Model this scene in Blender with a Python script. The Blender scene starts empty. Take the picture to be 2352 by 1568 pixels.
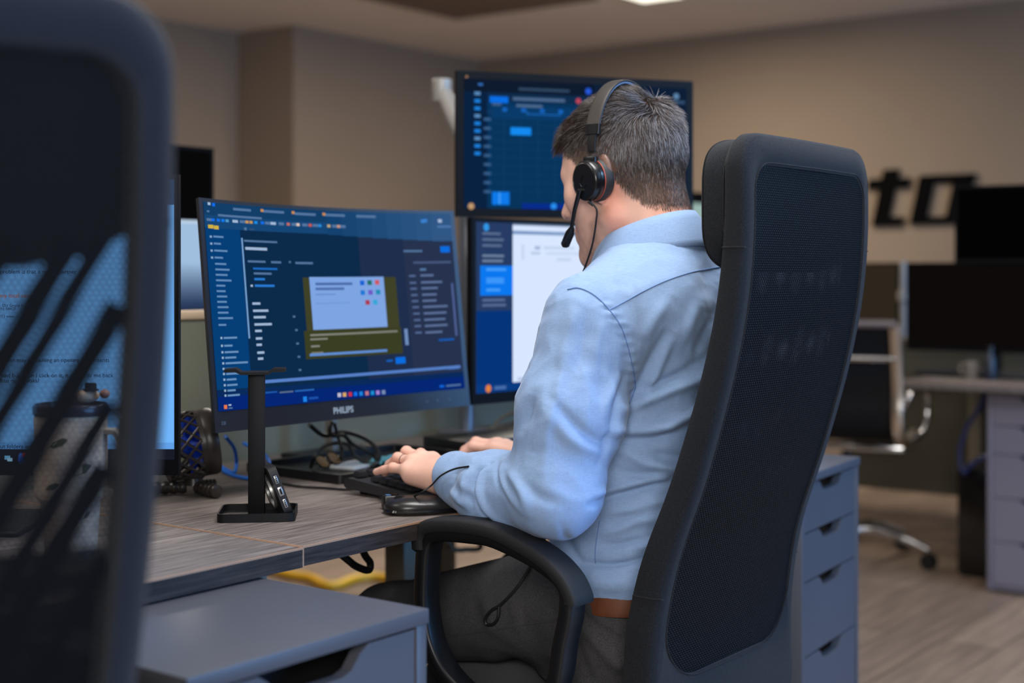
import bpy, bmesh, math, random
import numpy as np
from mathutils import Vector, Matrix, noise
from mathutils.bvhtree import BVHTree

random.seed(7)
rng = np.random.default_rng(7)
SC = bpy.context.scene
COL = SC.collection
PI = math.pi

# ---------------------------------------------------------------- camera geometry (used to survey the room from the photograph)
F, CX, HY, HC = 2352 * 50 / 36, 1176.0, 630.0, 1.10
FW, RT = Vector((.8, .6, 0)), Vector((.6, -.8, 0))
def W(px, py, t):
    return Vector((0, 0, HC)) + FW * t + RT * ((px - CX) / F * t) + Vector((0, 0, -(py - HY) / F * t))
def Wz(px, py, z):
    return W(px, py, (HC - z) * F / (py - HY))
def Wx(px, py, x):
    return W(px, py, x / (.8 + .6 * (px - CX) / F))
def Wy(px, py, y):
    return W(px, py, y / (.6 - .8 * (px - CX) / F))

# ---------------------------------------------------------------- materials
def lin(c):
    c = c / 255.0
    return c / 12.92 if c <= .04045 else ((c + .055) / 1.055) ** 2.4
def rgb(r, g, b):
    return (lin(r), lin(g), lin(b), 1.0)
_mats = {}
def mat(name, col, rough=.5, metal=0.0, spec=.5, bump=None, var=None, sheen=0, coat=0, stretch=None, attr=None, trans=0, coords='Object', sss=0):
    """Procedural principled material; bump=(scale,strength), var=(scale,amount)."""
    m = bpy.data.materials.new(name); m.use_nodes = True
    nt = m.node_tree; N = nt.nodes; L = nt.links
    b = N['Principled BSDF']
    b.inputs['Base Color'].default_value = col
    b.inputs['Roughness'].default_value = rough
    b.inputs['Metallic'].default_value = metal
    b.inputs['Specular IOR Level'].default_value = spec
    if sheen:
        b.inputs['Sheen Weight'].default_value = sheen; b.inputs['Sheen Roughness'].default_value = .4
    if coat:
        b.inputs['Coat Weight'].default_value = coat; b.inputs['Coat Roughness'].default_value = .1
    if trans:
        b.inputs['Transmission Weight'].default_value = trans
    if sss:
        b.inputs['Subsurface Weight'].default_value = sss
        b.inputs['Subsurface Radius'].default_value = (.012, .004, .002)
        b.inputs['Subsurface Scale'].default_value = 1.0
    tc = N.new('ShaderNodeTexCoord'); mp = N.new('ShaderNodeMapping')
    L.new(tc.outputs[coords], mp.inputs['Vector'])
    if stretch: mp.inputs['Scale'].default_value = stretch
    src = None
    if attr:
        a = N.new('ShaderNodeAttribute'); a.attribute_name = attr
        src = a.outputs['Color']
    if var:
        n = N.new('ShaderNodeTexNoise'); n.inputs['Scale'].default_value = var[0]; n.inputs['Detail'].default_value = 5
        L.new(mp.outputs[0], n.inputs['Vector'])
        r = N.new('ShaderNodeMapRange'); r.inputs[1].default_value = .3; r.inputs[2].default_value = .7
        r.inputs[3].default_value = 1 - var[1]; r.inputs[4].default_value = 1 + var[1]
        L.new(n.outputs['Fac'], r.inputs[0])
        mx = N.new('ShaderNodeMix'); mx.data_type = 'RGBA'; mx.blend_type = 'MULTIPLY'; mx.inputs[0].default_value = 1
        if src: L.new(src, mx.inputs[6])
        else: mx.inputs[6].default_value = col
        L.new(r.outputs[0], mx.inputs[7]); src = mx.outputs[2]
    if src: L.new(src, b.inputs['Base Color'])
    if bump:
        n = N.new('ShaderNodeTexNoise'); n.inputs['Scale'].default_value = bump[0]; n.inputs['Detail'].default_value = 3
        L.new(mp.outputs[0], n.inputs['Vector'])
        bp = N.new('ShaderNodeBump'); bp.inputs['Strength'].default_value = bump[1]; bp.inputs['Distance'].default_value = .002
        L.new(n.outputs['Fac'], bp.inputs['Height']); L.new(bp.outputs[0], b.inputs['Normal'])
    _mats[name] = m
    return m
_em = {}
def emis(col, k=1.0):
    key = (col, k)
    if key not in _em:
        m = bpy.data.materials.new('self_lit_%d_%d_%d' % col); m.use_nodes = True
        nt = m.node_tree; nt.nodes.clear()
        o = nt.nodes.new('ShaderNodeOutputMaterial'); e = nt.nodes.new('ShaderNodeEmission')
        e.inputs[0].default_value = rgb(*col); e.inputs[1].default_value = k
        nt.links.new(e.outputs[0], o.inputs[0]); _em[key] = m
    return _em[key]

# ---------------------------------------------------------------- mesh building
class MB:
    def __init__(s): s.v = []; s.f = []; s.m = []; s.n = 0
    def add(s, vf, mi=0, M=None):
        v, f = vf
        if M is not None: v = [M @ Vector(p) for p in v]
        s.v.extend(tuple(p) for p in v)
        s.f.extend(tuple(i + s.n for i in q) for q in f)
        s.m.extend([mi] * len(f)); s.n += len(v)
        return s
    def mesh(s, name, mats, smooth=True, angle=40):
        me = bpy.data.meshes.new(name); me.from_pydata(s.v, [], s.f)
        for m in (mats if isinstance(mats, (list, tuple)) else [mats]): me.materials.append(m)
        if len(set(s.m)) > 1: me.polygons.foreach_set('material_index', s.m)
        bm = bmesh.new(); bm.from_mesh(me); bmesh.ops.recalc_face_normals(bm, faces=bm.faces[:]); bm.to_mesh(me); bm.free()
        if smooth:
            me.polygons.foreach_set('use_smooth', [True] * len(me.polygons))
            try: me.set_sharp_from_angle(angle=math.radians(angle))
            except Exception: pass
        me.update(); return me
def link(name, me, parent=None, M=None):
    o = bpy.data.objects.new(name, me); COL.objects.link(o)
    if M is not None: o.matrix_world = M
    if parent is not None: o.parent = parent
    return o
def obj(name, mb, mats, parent=None, smooth=True, M=None, angle=40, label=None):
    if isinstance(mb, tuple): mb = MB().add(mb)
    o = link(name, mb.mesh(name, mats, smooth, angle), parent, M)
    if label: o['label'] = label
    return o
def tag(o, label, cat, group=None, kind=None):
    o['label'] = label; o['category'] = cat
    if group: o['group'] = group
    if kind: o['kind'] = kind
    return o
def thing(name, label, cat, loc=(0, 0, 0), rz=0, group=None):
    o = bpy.data.objects.new(name, None); COL.objects.link(o); o.empty_display_size = .05
    o.location = loc; o.rotation_euler = (0, 0, rz)
    return tag(o, label, cat, group)
def struct(name, mb, m, **k):
    o = obj(name, mb, m, **k); o['kind'] = 'structure'; return o
def copy_tree(o, parent=None):
    c = o.copy(); COL.objects.link(c)
    if parent is not None: c.parent = parent
    for ch in list(o.children): copy_tree(ch, c)
    return c
def inv(root):
    return (Matrix.Translation(root.location) @ root.rotation_euler.to_matrix().to_4x4()).inverted()

def box(x0, x1, y0, y1, z0, z1, bev=0, seg=2):
    bm = bmesh.new(); bmesh.ops.create_cube(bm, size=1)
    for v in bm.verts:
        v.co = Vector(((x0 + x1) / 2 + v.co.x * (x1 - x0), (y0 + y1) / 2 + v.co.y * (y1 - y0), (z0 + z1) / 2 + v.co.z * (z1 - z0)))
    if bev: bmesh.ops.bevel(bm, geom=bm.edges[:], offset=bev, segments=seg, affect='EDGES', profile=.5)
    r = ([v.co.copy() for v in bm.verts], [tuple(v.index for v in f.verts) for f in bm.faces]) if not bm.verts.index_update() else None
    bm.free(); return r
def spline(pts, n=8, closed=False):
    P = [Vector(p) for p in pts]; out = []; k = len(P)
    R = range(k if closed else k - 1)
    for i in R:
        p0 = P[(i - 1) % k] if closed or i > 0 else P[0] * 2 - P[1]
        p1 = P[i]; p2 = P[(i + 1) % k]
        p3 = P[(i + 2) % k] if closed or i + 2 < k else p2 * 2 - p1
        for j in range(n):
            t = j / n
            out.append(.5 * ((2 * p1) + (p2 - p0) * t + (2 * p0 - 5 * p1 + 4 * p2 - p3) * t * t + (3 * p1 - p0 - 3 * p2 + p3) * t ** 3))
    if not closed: out.append(P[-1].copy())
    return out
def tube(pts, r, n=10, closed=False, sec=None, up=None):
    """sweep a circle (or section list of (a,b)) along pts; r number or list; up fixes the section's second axis"""
    P = [Vector(p) for p in pts]; k = len(P); V = []; Fc = []
    if sec is None: sec = [(math.cos(2 * PI * j / n), math.sin(2 * PI * j / n)) for j in range(n)]
    n = len(sec); nrm = None
    for i in range(k):
        a = P[(i - 1) % k] if closed or i > 0 else P[i]; b = P[(i + 1) % k] if closed or i < k - 1 else P[i]
        t = (b - a)
        if t.length < 1e-9: t = Vector((0, 0, 1))
        t.normalize()
        if up is not None:
            u = Vector(up); nrm = t.cross(u)
            if nrm.length < 1e-6: nrm = t.orthogonal()
            nrm.normalize()
        elif nrm is None: nrm = t.orthogonal().normalized()
        else:
            nrm = nrm - t * nrm.dot(t)
            nrm = nrm.normalized() if nrm.length > 1e-6 else t.orthogonal().normalized()
        bn = t.cross(nrm) if up is None else nrm.cross(t)
        rr = r[i] if isinstance(r, (list, tuple)) else r
        for (sa, sb) in sec: V.append(P[i] + nrm * (sa * rr) + bn * (sb * rr))
    for i in range(k if closed else k - 1):
        for j in range(n):
            a = i * n + j; b = i * n + (j + 1) % n; c = ((i + 1) % k) * n + (j + 1) % n; d = ((i + 1) % k) * n + j
            Fc.append((a, b, c, d))
    if not closed: Fc += [tuple(range(n))[::-1], tuple((k - 1) * n + j for j in range(n))]
    return V, Fc
def rsec(a, b, n=4, p=4):
    """rounded rectangle section half-sizes a, b"""
    out = []
    for j in range(4 * n):
        t = 2 * PI * j / (4 * n); c, s = math.cos(t), math.sin(t)
        out.append((a * math.copysign(abs(c) ** (2 / p), c), b * math.copysign(abs(s) ** (2 / p), s)))
    return out
def lathe(prof, n=32, cap=True):
    V = []; Fc = []
    for (r, z) in prof:
        for j in range(n): V.append(Vector((r * math.cos(2 * PI * j / n), r * math.sin(2 * PI * j / n), z)))
    for i in range(len(prof) - 1):
        for j in range(n): Fc.append((i * n + j, i * n + (j + 1) % n, (i + 1) * n + (j + 1) % n, (i + 1) * n + j))
    if cap: Fc += [tuple(range(n))[::-1], tuple((len(prof) - 1) * n + j for j in range(n))]
    return V, Fc
def prism(poly, y0, y1):
    """polygon in x,z extruded along y"""
    n = len(poly); V = [Vector((x, y0, z)) for x, z in poly] + [Vector((x, y1, z)) for x, z in poly]
    return V, [tuple(range(n))[::-1], tuple(range(n, 2 * n))] + [(i, (i + 1) % n, n + (i + 1) % n, n + i) for i in range(n)]
def frame_prism(O, I, y0, y1):
    """ring between outer and inner loops (x,z) of the same count, extruded along y"""
    n = len(O); V = [Vector((x, y, z)) for y in (y0, y1) for L in (O, I) for x, z in L]; Fc = []
    for i in range(n):
        j = (i + 1) % n
        Fc += [(i, j, n + j, n + i), (2 * n + i, 3 * n + i, 3 * n + j, 2 * n + j), (i, 2 * n + i, 2 * n + j, j), (n + i, n + j, 3 * n + j, 3 * n + i)]
    return V, Fc
def rrect(x0, x1, z0, z1, rt, rb, n=8, m=1):
    out = []
    for cx, cz, r, a0 in ((x1 - rt, z1 - rt, rt, 0), (x0 + rt, z1 - rt, rt, 90), (x0 + rb, z0 + rb, rb, 180), (x1 - rb, z0 + rb, rb, 270)):
        for j in range(n + 1):
            a = math.radians(a0 + 90 * j / n); out.append((cx + r * math.cos(a), cz + r * math.sin(a)))
    # resample the straight runs
    res = []
    k = len(out)
    for i in range(k):
        res.append(out[i])
        if (i + 1) % (n + 1) == 0:
            p, q = out[i], out[(i + 1) % k]
            for j in range(1, m + 1):
                t = j / (m + 1); res.append((p[0] + (q[0] - p[0]) * t, p[1] + (q[1] - p[1]) * t))
    return res
def interp(x, xs, ys):
    return float(np.interp(x, xs, ys))
def fontmesh(text, size, extr=0.0, bold=0.0, shear=0.0, align='LEFT'):
    cu = bpy.data.curves.new('txt', 'FONT'); cu.body = text; cu.size = size; cu.extrude = extr; cu.offset = bold; cu.shear = shear
    cu.align_x = align; cu.resolution_u = 3
    o = bpy.data.objects.new('txt', cu)
    me = bpy.data.meshes.new_from_object(o)
    v = [x.co.copy() for x in me.vertices]; f = [tuple(p.vertices) for p in me.polygons]
    bpy.data.objects.remove(o); bpy.data.curves.remove(cu); bpy.data.meshes.remove(me)
    return v, f
def Mx(loc=(0, 0, 0), rz=0, rx=0, ry=0):
    return Matrix.Translation(loc) @ Matrix.Rotation(rz, 4, 'Z') @ Matrix.Rotation(rx, 4, 'X') @ Matrix.Rotation(ry, 4, 'Y')
def axes(o, x, y, z):
    return Matrix(((x[0], y[0], z[0], o[0]), (x[1], y[1], z[1], o[1]), (x[2], y[2], z[2], o[2]), (0, 0, 0, 1)))

# ---------------------------------------------------------------- signed-distance sculpting (for the figure)
class SDF:
    def __init__(s): s.p = []
    def _put(s, fn, lo, hi, k, op): s.p.append((fn, np.array(lo) - k, np.array(hi) + k, k, op)); return s
    def cone(s, a, b, ra, rb, k=.01, op='u'):
        a = np.array(a, float); b = np.array(b, float); ba = b - a; L = max(ba @ ba, 1e-12); r = max(ra, rb)
        def fn(P):
            q = P - a; h = np.clip(q @ ba / L, 0, 1)
            return np.linalg.norm(q - h[:, None] * ba, axis=1) - (ra + (rb - ra) * h)
        return s._put(fn, np.minimum(a, b) - r, np.maximum(a, b) + r, k, op)
    def ell(s, c, r, k=.01, R=None, op='u'):
        c = np.array(c, float); r = np.array(r, float); Rm = np.eye(3) if R is None else np.array(R.to_3x3())
        def fn(P):
            q = (P - c) @ Rm; k0 = np.linalg.norm(q / r, axis=1); k1 = np.linalg.norm(q / (r * r), axis=1) + 1e-9
            return k0 * (k0 - 1) / k1
        e = np.abs(Rm) @ r
        return s._put(fn, c - e, c + e, k, op)
    def loft(s, tab, k=.01, p=2.4, op='u'):
        """stack of superellipse sections: rows (z, cx, cy, a, b)"""
        T = np.array(tab, float); z = T[:, 0]
        def fn(P):
            zz = np.clip(P[:, 2], z[0], z[-1])
            cx, cy, a, b = (np.interp(zz, z, T[:, i]) for i in (1, 2, 3, 4))
            x = np.abs(P[:, 0] - cx) / a; y = np.abs(P[:, 1] - cy) / b
            r = (x ** p + y ** p) ** (1 / p)
            d = (r - 1) * np.minimum(a, b)
            dz = np.abs(P[:, 2] - zz)
            return np.where(dz > 0, np.sqrt(np.maximum(d, 0) ** 2 + dz ** 2) + np.minimum(d, 0) * 0, d)
        lo = (T[:, 1] - T[:, 3]).min(), (T[:, 2] - T[:, 4]).min(), z[0]
        hi = (T[:, 1] + T[:, 3]).max(), (T[:, 2] + T[:, 4]).max(), z[-1]
        return s._put(fn, lo, hi, k, op)
    def half(s, c, n, lo, hi):
        """remove the half-space beyond plane (c, n) inside the box lo..hi"""
        c = np.array(c, float); n = np.array(n, float) / np.linalg.norm(n)
        return s._put(lambda P: -((P - c) @ n), lo, hi, 0, 'cut')
    def ev(s, P, lo, hi):
        d = np.full(len(P), .5)
        for fn, a, b, k, op in s.p:
            if (a > hi).any() or (b < lo).any(): continue
            e = fn(P)
            if op == 'cut':
                m = ((P >= a) & (P <= b)).all(axis=1); d = np.where(m, np.maximum(d, -e), d)
            elif op == 's':
                d = -smin(-d, e, k)
            else: d = smin(d, e, k)
        return d
    def mesh(s, res, lo=None, hi=None, B=28):
        """blockwise surface nets"""
        us = [q for q in s.p if q[4] == 'u']
        lo = np.min([q[1] for q in us], axis=0) - 2 * res if lo is None else np.array(lo)
        hi = np.max([q[2] for q in us], axis=0) + 2 * res if hi is None else np.array(hi)
        n = np.ceil((hi - lo) / res).astype(int) + 1
        keys = []; pos = []; quads = []
        S = (n + 4).astype(np.int64)
        gid = lambda i, j, k: ((i + 1) * S[1] + (j + 1)) * S[2] + (k + 1)
        for bi in range(0, n[0], B):
            for bj in range(0, n[1], B):
                for bk in range(0, n[2], B):
                    b0 = np.array((bi, bj, bk)); wl = lo + (b0 - 1) * res; wh = lo + (b0 + B) * res
                    if not any((q[1] <= wh).all() and (q[2] >= wl).all() for q in us): continue
                    # coarse probe
                    g = [np.linspace(wl[a], wh[a], 5) for a in range(3)]
                    C = np.stack(np.meshgrid(*g, indexing='ij'), -1).reshape(-1, 3)
                    dc = s.ev(C, wl, wh); st = (wh - wl).max() / 4
                    if np.abs(dc).min() > st * 1.3: continue
                    ax = [lo[a] + (np.arange(b0[a] - 1, b0[a] + B + 1)) * res for a in range(3)]
                    G = np.stack(np.meshgrid(*ax, indexing='ij'), -1)
                    D = s.ev(G.reshape(-1, 3), wl, wh).reshape(G.shape[:3])
                    In = D < 0
                    if In.all() or not In.any(): continue
                    m = B + 1
                    # cell vertices
                    num = np.zeros((m, m, m, 3)); cnt = np.zeros((m, m, m))
                    for a in range(3):
                        sl0 = [slice(None)] * 3; sl1 = [slice(None)] * 3; sl0[a] = slice(0, -1); sl1[a] = slice(1, None)
                        d0, d1 = D[tuple(sl0)], D[tuple(sl1)]; cr = (d0 < 0) != (d1 < 0)
                        t = np.where(cr, d0 / np.where(cr, d0 - d1, 1), 0)
                        p = G[tuple(sl0)].copy(); p[..., a] += t * res
                        o = [a2 for a2 in range(3) if a2 != a]
                        for s0 in (0, 1):
                            for s1 in (0, 1):
                                ss = [slice(None)] * 3; ss[o[0]] = slice(s0, s0 + m); ss[o[1]] = slice(s1, s1 + m)
                                c = cr[tuple(ss)]; num += np.where(c[..., None], p[tuple(ss)], 0); cnt += c
                    ac = np.argwhere(cnt > 0)
                    if not len(ac): continue
                    I = ac + b0 - 1
                    keys.append(gid(I[:, 0], I[:, 1], I[:, 2])); pos.append(num[cnt > 0] / cnt[cnt > 0][:, None])
                    for a in range(3):
                        u, w = [(1, 2), (2, 0), (0, 1)][a]
                        s0 = [slice(1, B + 1)] * 3; s1 = list(s0); s1[a] = slice(2, B + 2)
                        x0, x1 = In[tuple(s0)], In[tuple(s1)]
                        e = np.argwhere(x0 != x1)
                        if not len(e): continue
                        flip = x0[tuple(e.T)]
                        P = e + b0; eu = np.zeros(3, int); ew = np.zeros(3, int); eu[u] = 1; ew[w] = 1
                        q = [gid(*(P - c1 * eu - c2 * ew).T) for c1, c2 in ((0, 0), (1, 0), (1, 1), (0, 1))]
                        q = np.stack(q, 1); q[~flip] = q[~flip][:, ::-1]; quads.append(q)
        keys = np.concatenate(keys); pos = np.concatenate(pos); quads = np.concatenate(quads)
        uk, ix = np.unique(keys, return_index=True)
        V = pos[ix]; Q = np.searchsorted(uk, quads)
        ok = (Q < len(uk)).all(1); Q = Q[ok]
        return V, Q
def smin(a, b, k):
    if k <= 0: return np.minimum(a, b)
    h = np.maximum(k - np.abs(a - b), 0) / k
    return np.minimum(a, b) - h * h * k * .25
def npmesh(name, V, Q, mats):
    me = bpy.data.meshes.new(name)
    me.vertices.add(len(V)); me.vertices.foreach_set('co', np.asarray(V, np.float32).ravel())
    k = Q.shape[1]
    me.loops.add(Q.size); me.loops.foreach_set('vertex_index', np.asarray(Q, np.int32).ravel())
    me.polygons.add(len(Q)); me.polygons.foreach_set('loop_start', np.arange(0, Q.size, k, dtype=np.int32))
    me.polygons.foreach_set('use_smooth', np.ones(len(Q), bool))
    for m in (mats if isinstance(mats, (list, tuple)) else [mats]): me.materials.append(m)
    me.update(calc_edges=True); me.validate()
    return me
def vnormals(V, Q):
    a = V[Q[:, 0]]; b = V[Q[:, 1]]; c = V[Q[:, 2]]; d = V[Q[:, 3]]
    n = np.cross(c - a, d - b); N = np.zeros_like(V)
    for i in range(4): np.add.at(N, Q[:, i], n)
    return N / (np.linalg.norm(N, axis=1, keepdims=True) + 1e-12)
def relax(V, Q, it=2, lam=.5, mask=None):
    n = len(V)
    for _ in range(it):
        A = np.zeros_like(V); c = np.zeros(n)
        for i in range(4):
            j = Q[:, (i + 1) % 4]; h = Q[:, (i + 3) % 4]
            np.add.at(A, Q[:, i], V[j] + V[h]); np.add.at(c, Q[:, i], 2)
        D = lam * (A / np.maximum(c, 1)[:, None] - V)
        if mask is not None: D *= mask[:, None]
        V = V + D
    return V
def proj(V):
    """photo pixel of world points"""
    t = V[:, 0] * .8 + V[:, 1] * .6; l = V[:, 0] * .6 - V[:, 1] * .8
    return CX + l / t * F, HY + (HC - V[:, 2]) / t * F, t
def colattr(me, name, C):
    a = me.color_attributes.new(name, 'FLOAT_COLOR', 'POINT')
    a.data.foreach_set('color', np.concatenate([C, np.ones((len(C), 1))], 1).astype(np.float32).ravel())
# ================================================================ materials
m_wall = mat('wall_paint', rgb(143, 124, 104), .85, spec=.2, bump=(180, .06), var=(1.2, .04))
m_ceil = mat('ceiling_paint', rgb(226, 218, 208), .9, spec=.1, var=(2, .03))
m_blackplastic = mat('black_plastic', rgb(15, 15, 16), .38, bump=(900, .06))
m_gloss = mat('black_gloss_plastic', rgb(14, 14, 15), .12, spec=.6)
m_bezel = mat('dark_bezel', rgb(5, 5, 6), .5, spec=.12)
m_bezelblue = mat('black_with_blue_sheen', rgb(24, 29, 40), .4)  # blue of the reflected light put into the bezel colour
m_mattblack = mat('matt_black_metal', rgb(17, 16, 17), .55, spec=.3, bump=(1500, .05))
m_rubber = mat('black_cable_rubber', rgb(16, 16, 17), .5)
m_chrome = mat('polished_chrome', rgb(215, 215, 215), .12, metal=1)
m_greymetal = mat('grey_metal', rgb(125, 128, 135), .4, metal=.6)
m_white = mat('white_plastic', rgb(205, 202, 192), .5)
m_greyfab = mat('charcoal_chair_fabric', rgb(37, 39, 43), .9, spec=.1, bump=(1300, .5), var=(700, .4), sheen=.08)
m_darkfab = mat('dark_seat_fabric', rgb(22, 23, 26), .95, spec=.1, bump=(1300, .5), var=(700, .3), sheen=.15)
m_navyfab = mat('dark_blue_grey_fabric', rgb(24, 30, 41), .9, spec=.15, bump=(1300, .5), var=(700, .3), sheen=.2)
m_fold = mat('black_mesh_fold', rgb(8, 8, 10), .95, spec=.05)
m_pad = mat('soft_black_armrest', rgb(27, 27, 29), .55, spec=.35, bump=(1400, .5))
m_cab = mat('blue_grey_lacquer', rgb(76, 77, 84), .42, spec=.4, var=(3, .05))
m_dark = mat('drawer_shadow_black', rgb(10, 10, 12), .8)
m_div = mat('grey_green_divider', rgb(118, 120, 106), .35, spec=.4, var=(2.5, .12))
m_rail = mat('pale_wood_rail', rgb(205, 180, 150), .5)
m_edge = mat('worn_tan_edge', rgb(160, 126, 100), .6)
m_paper = mat('white_paper', rgb(200, 205, 210), .7)
m_teal = mat('teal_wrapper', rgb(110, 185, 200), .35)
m_blue = mat('blue_cable', rgb(20, 110, 215), .45)
m_yellow = mat('yellow_cable', rgb(226, 172, 28), .5)
m_brown = mat('tan_cable', rgb(92, 80, 62), .5)
m_copper = mat('brown_lens', rgb(120, 92, 60), .1, spec=.8)

def wood(name, c1, c2, c3, scale, rough=.5):
    m = bpy.data.materials.new(name); m.use_nodes = True; nt = m.node_tree; N = nt.nodes; L = nt.links; b = N['Principled BSDF']
    tc = N.new('ShaderNodeTexCoord'); mp = N.new('ShaderNodeMapping'); mp.inputs['Scale'].default_value = scale
    L.new(tc.outputs['Object'], mp.inputs[0])
    n = N.new('ShaderNodeTexNoise'); n.inputs['Scale'].default_value = 1; n.inputs['Detail'].default_value = 8; n.inputs['Roughness'].default_value = .62
    n.inputs['Distortion'].default_value = .6
    L.new(mp.outputs[0], n.inputs[0])
    r = N.new('ShaderNodeValToRGB'); e = r.color_ramp.elements
    e[0].position = .32; e[0].color = c1; e[1].position = .68; e[1].color = c3; k = e.new(.5); k.color = c2
    L.new(n.outputs['Fac'], r.inputs[0]); L.new(r.outputs[0], b.inputs['Base Color'])
    b.inputs['Roughness'].default_value = rough; b.inputs['Specular IOR Level'].default_value = .22
    bp = N.new('ShaderNodeBump'); bp.inputs['Strength'].default_value = .12; bp.inputs['Distance'].default_value = .001
    L.new(n.outputs['Fac'], bp.inputs['Height']); L.new(bp.outputs[0], b.inputs['Normal'])
    return m
m_desk = wood('grey_brown_laminate', rgb(68, 61, 58), rgb(106, 97, 92), rgb(134, 124, 118), (9, 190, 190), .58)
m_deskedge = wood('shaded_edge_laminate', rgb(30, 26, 25), rgb(48, 42, 40), rgb(66, 58, 54), (9, 120, 170), .6)  # desk laminate made darker: shade of the front face put into the colour

def planks():
    m = bpy.data.materials.new('vinyl_plank_floor'); m.use_nodes = True; nt = m.node_tree; N = nt.nodes; L = nt.links; b = N['Principled BSDF']
    tc = N.new('ShaderNodeTexCoord')
    br = N.new('ShaderNodeTexBrick'); br.inputs['Scale'].default_value = 1; br.inputs['Brick Width'].default_value = 1.2; br.inputs['Row Height'].default_value = .17
    br.inputs['Mortar Size'].default_value = .003; br.inputs['Color1'].default_value = rgb(150, 128, 108); br.inputs['Color2'].default_value = rgb(126, 106, 90)
    br.inputs['Mortar'].default_value = rgb(84, 70, 60)
    L.new(tc.outputs['Object'], br.inputs['Vector'])
    mp = N.new('ShaderNodeMapping'); mp.inputs['Scale'].default_value = (3, 42, 1); L.new(tc.outputs['Object'], mp.inputs[0])
    n = N.new('ShaderNodeTexNoise'); n.inputs['Scale'].default_value = 1; n.inputs['Detail'].default_value = 6; L.new(mp.outputs[0], n.inputs[0])
    r = N.new('ShaderNodeMapRange'); r.inputs[1].default_value = .3; r.inputs[2].default_value = .7; r.inputs[3].default_value = .72; r.inputs[4].default_value = 1.2
    L.new(n.outputs['Fac'], r.inputs[0])
    mx = N.new('ShaderNodeMix'); mx.data_type = 'RGBA'; mx.blend_type = 'MULTIPLY'; mx.inputs[0].default_value = 1
    L.new(br.outputs['Color'], mx.inputs[6]); L.new(r.outputs[0], mx.inputs[7]); L.new(mx.outputs[2], b.inputs['Base Color'])
    b.inputs['Roughness'].default_value = .5
    return m
m_floor = planks()

def meshmat(name, hole, pitch, c_knot, c_gap, dots=False):
    """knitted mesh: staggered round holes over UV in metres, really see-through"""
    m = bpy.data.materials.new(name); m.use_nodes = True; nt = m.node_tree; N = nt.nodes; L = nt.links; b = N['Principled BSDF']
    out = N['Material Output']
    uv = N.new('ShaderNodeUVMap'); uv.uv_map = 'metres'
    mp = N.new('ShaderNodeMapping'); mp.inputs['Scale'].default_value = (1 / pitch, 1 / (pitch * (.55 if dots else .8)), 1); L.new(uv.outputs[0], mp.inputs[0])
    sp = N.new('ShaderNodeSeparateXYZ'); L.new(mp.outputs[0], sp.inputs[0])
    def mth(op, a, bb=None):
        q = N.new('ShaderNodeMath'); q.operation = op
        for i, x in enumerate((a, bb)):
            if x is None: continue
            if isinstance(x, (int, float)): q.inputs[i].default_value = x
            else: L.new(x, q.inputs[i])
        return q.outputs[0]
    row = mth('FLOOR', sp.outputs[1]); par = mth('MODULO', row, 2.0); sh = mth('MULTIPLY', par, .5)
    fx = mth('SUBTRACT', mth('FRACT', mth('ADD', sp.outputs[0], sh)), .5); fy = mth('SUBTRACT', mth('FRACT', sp.outputs[1]), .5)
    d = mth('SQRT', mth('ADD', mth('MULTIPLY', fx, fx), mth('MULTIPLY', mth('MULTIPLY', fy, fy), .8)))
    mr = N.new('ShaderNodeMapRange'); mr.inputs[1].default_value = .33 if dots else .12; mr.inputs[2].default_value = .14 if dots else .5; L.new(d, mr.inputs[0])
    cm = N.new('ShaderNodeMix'); cm.data_type = 'RGBA'; cm.inputs[6].default_value = c_gap; cm.inputs[7].default_value = c_knot; L.new(mr.outputs[0], cm.inputs[0])
    L.new(cm.outputs[2], b.inputs['Base Color']); b.inputs['Roughness'].default_value = .55; b.inputs['Specular IOR Level'].default_value = .12
    bp = N.new('ShaderNodeBump'); bp.inputs['Strength'].default_value = .8; bp.inputs['Distance'].default_value = .0015
    L.new(mr.outputs[0], bp.inputs['Height']); L.new(bp.outputs[0], b.inputs['Normal'])
    tr = N.new('ShaderNodeBsdfTransparent'); mix = N.new('ShaderNodeMixShader')
    hol = mth('GREATER_THAN' if dots else 'LESS_THAN', d, hole)
    L.new(hol, mix.inputs[0]); L.new(b.outputs[0], mix.inputs[1]); L.new(tr.outputs[0], mix.inputs[2]); L.new(mix.outputs[0], out.inputs[0])
    return m
m_mesh = meshmat('dense_black_mesh', .575, .0062, rgb(44, 45, 48), rgb(6, 6, 7), True)
m_meshopen = meshmat('open_black_mesh', .30, .0046, rgb(9, 11, 16), rgb(4, 4, 6))

# ================================================================ the room
CZ = 2.60
XR, YL, YL2, XP = 7.86, 6.18, 6.67, 6.05
XB, YF = -2.6, -3.6
struct('floor', box(XB - .1, XR + .1, YF - .1, YL2 + .1, -.1, 0), m_floor, smooth=False)
struct('ceiling', box(XB - .1, XR + .1, YF - .1, YL2 + .1, CZ, CZ + .1), m_ceil, smooth=False)
struct('wall_right', box(XR, XR + .1, YF - .1, YL2 + .1, 0, CZ), m_wall, smooth=False)
poly = [(XB - .1, YL2), (XP, YL2), (XP, YL), (XR, YL), (XR, YL2 + .1), (XB - .1, YL2 + .1)]
struct('wall_left', ([Vector((x, y, z)) for z in (0, CZ) for x, y in poly], [(0, 1, 2, 3, 4, 5), (11, 10, 9, 8, 7, 6)] + [(i, (i + 1) % 6, 6 + (i + 1) % 6, 6 + i) for i in range(6)]), m_wall, smooth=False)
struct('wall_back', box(XB - .1, XB, YF, YL2, 0, CZ), m_wall, smooth=False)
struct('wall_front', box(XB, XR, YF - .1, YF, 0, CZ), m_wall, smooth=False)

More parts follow.
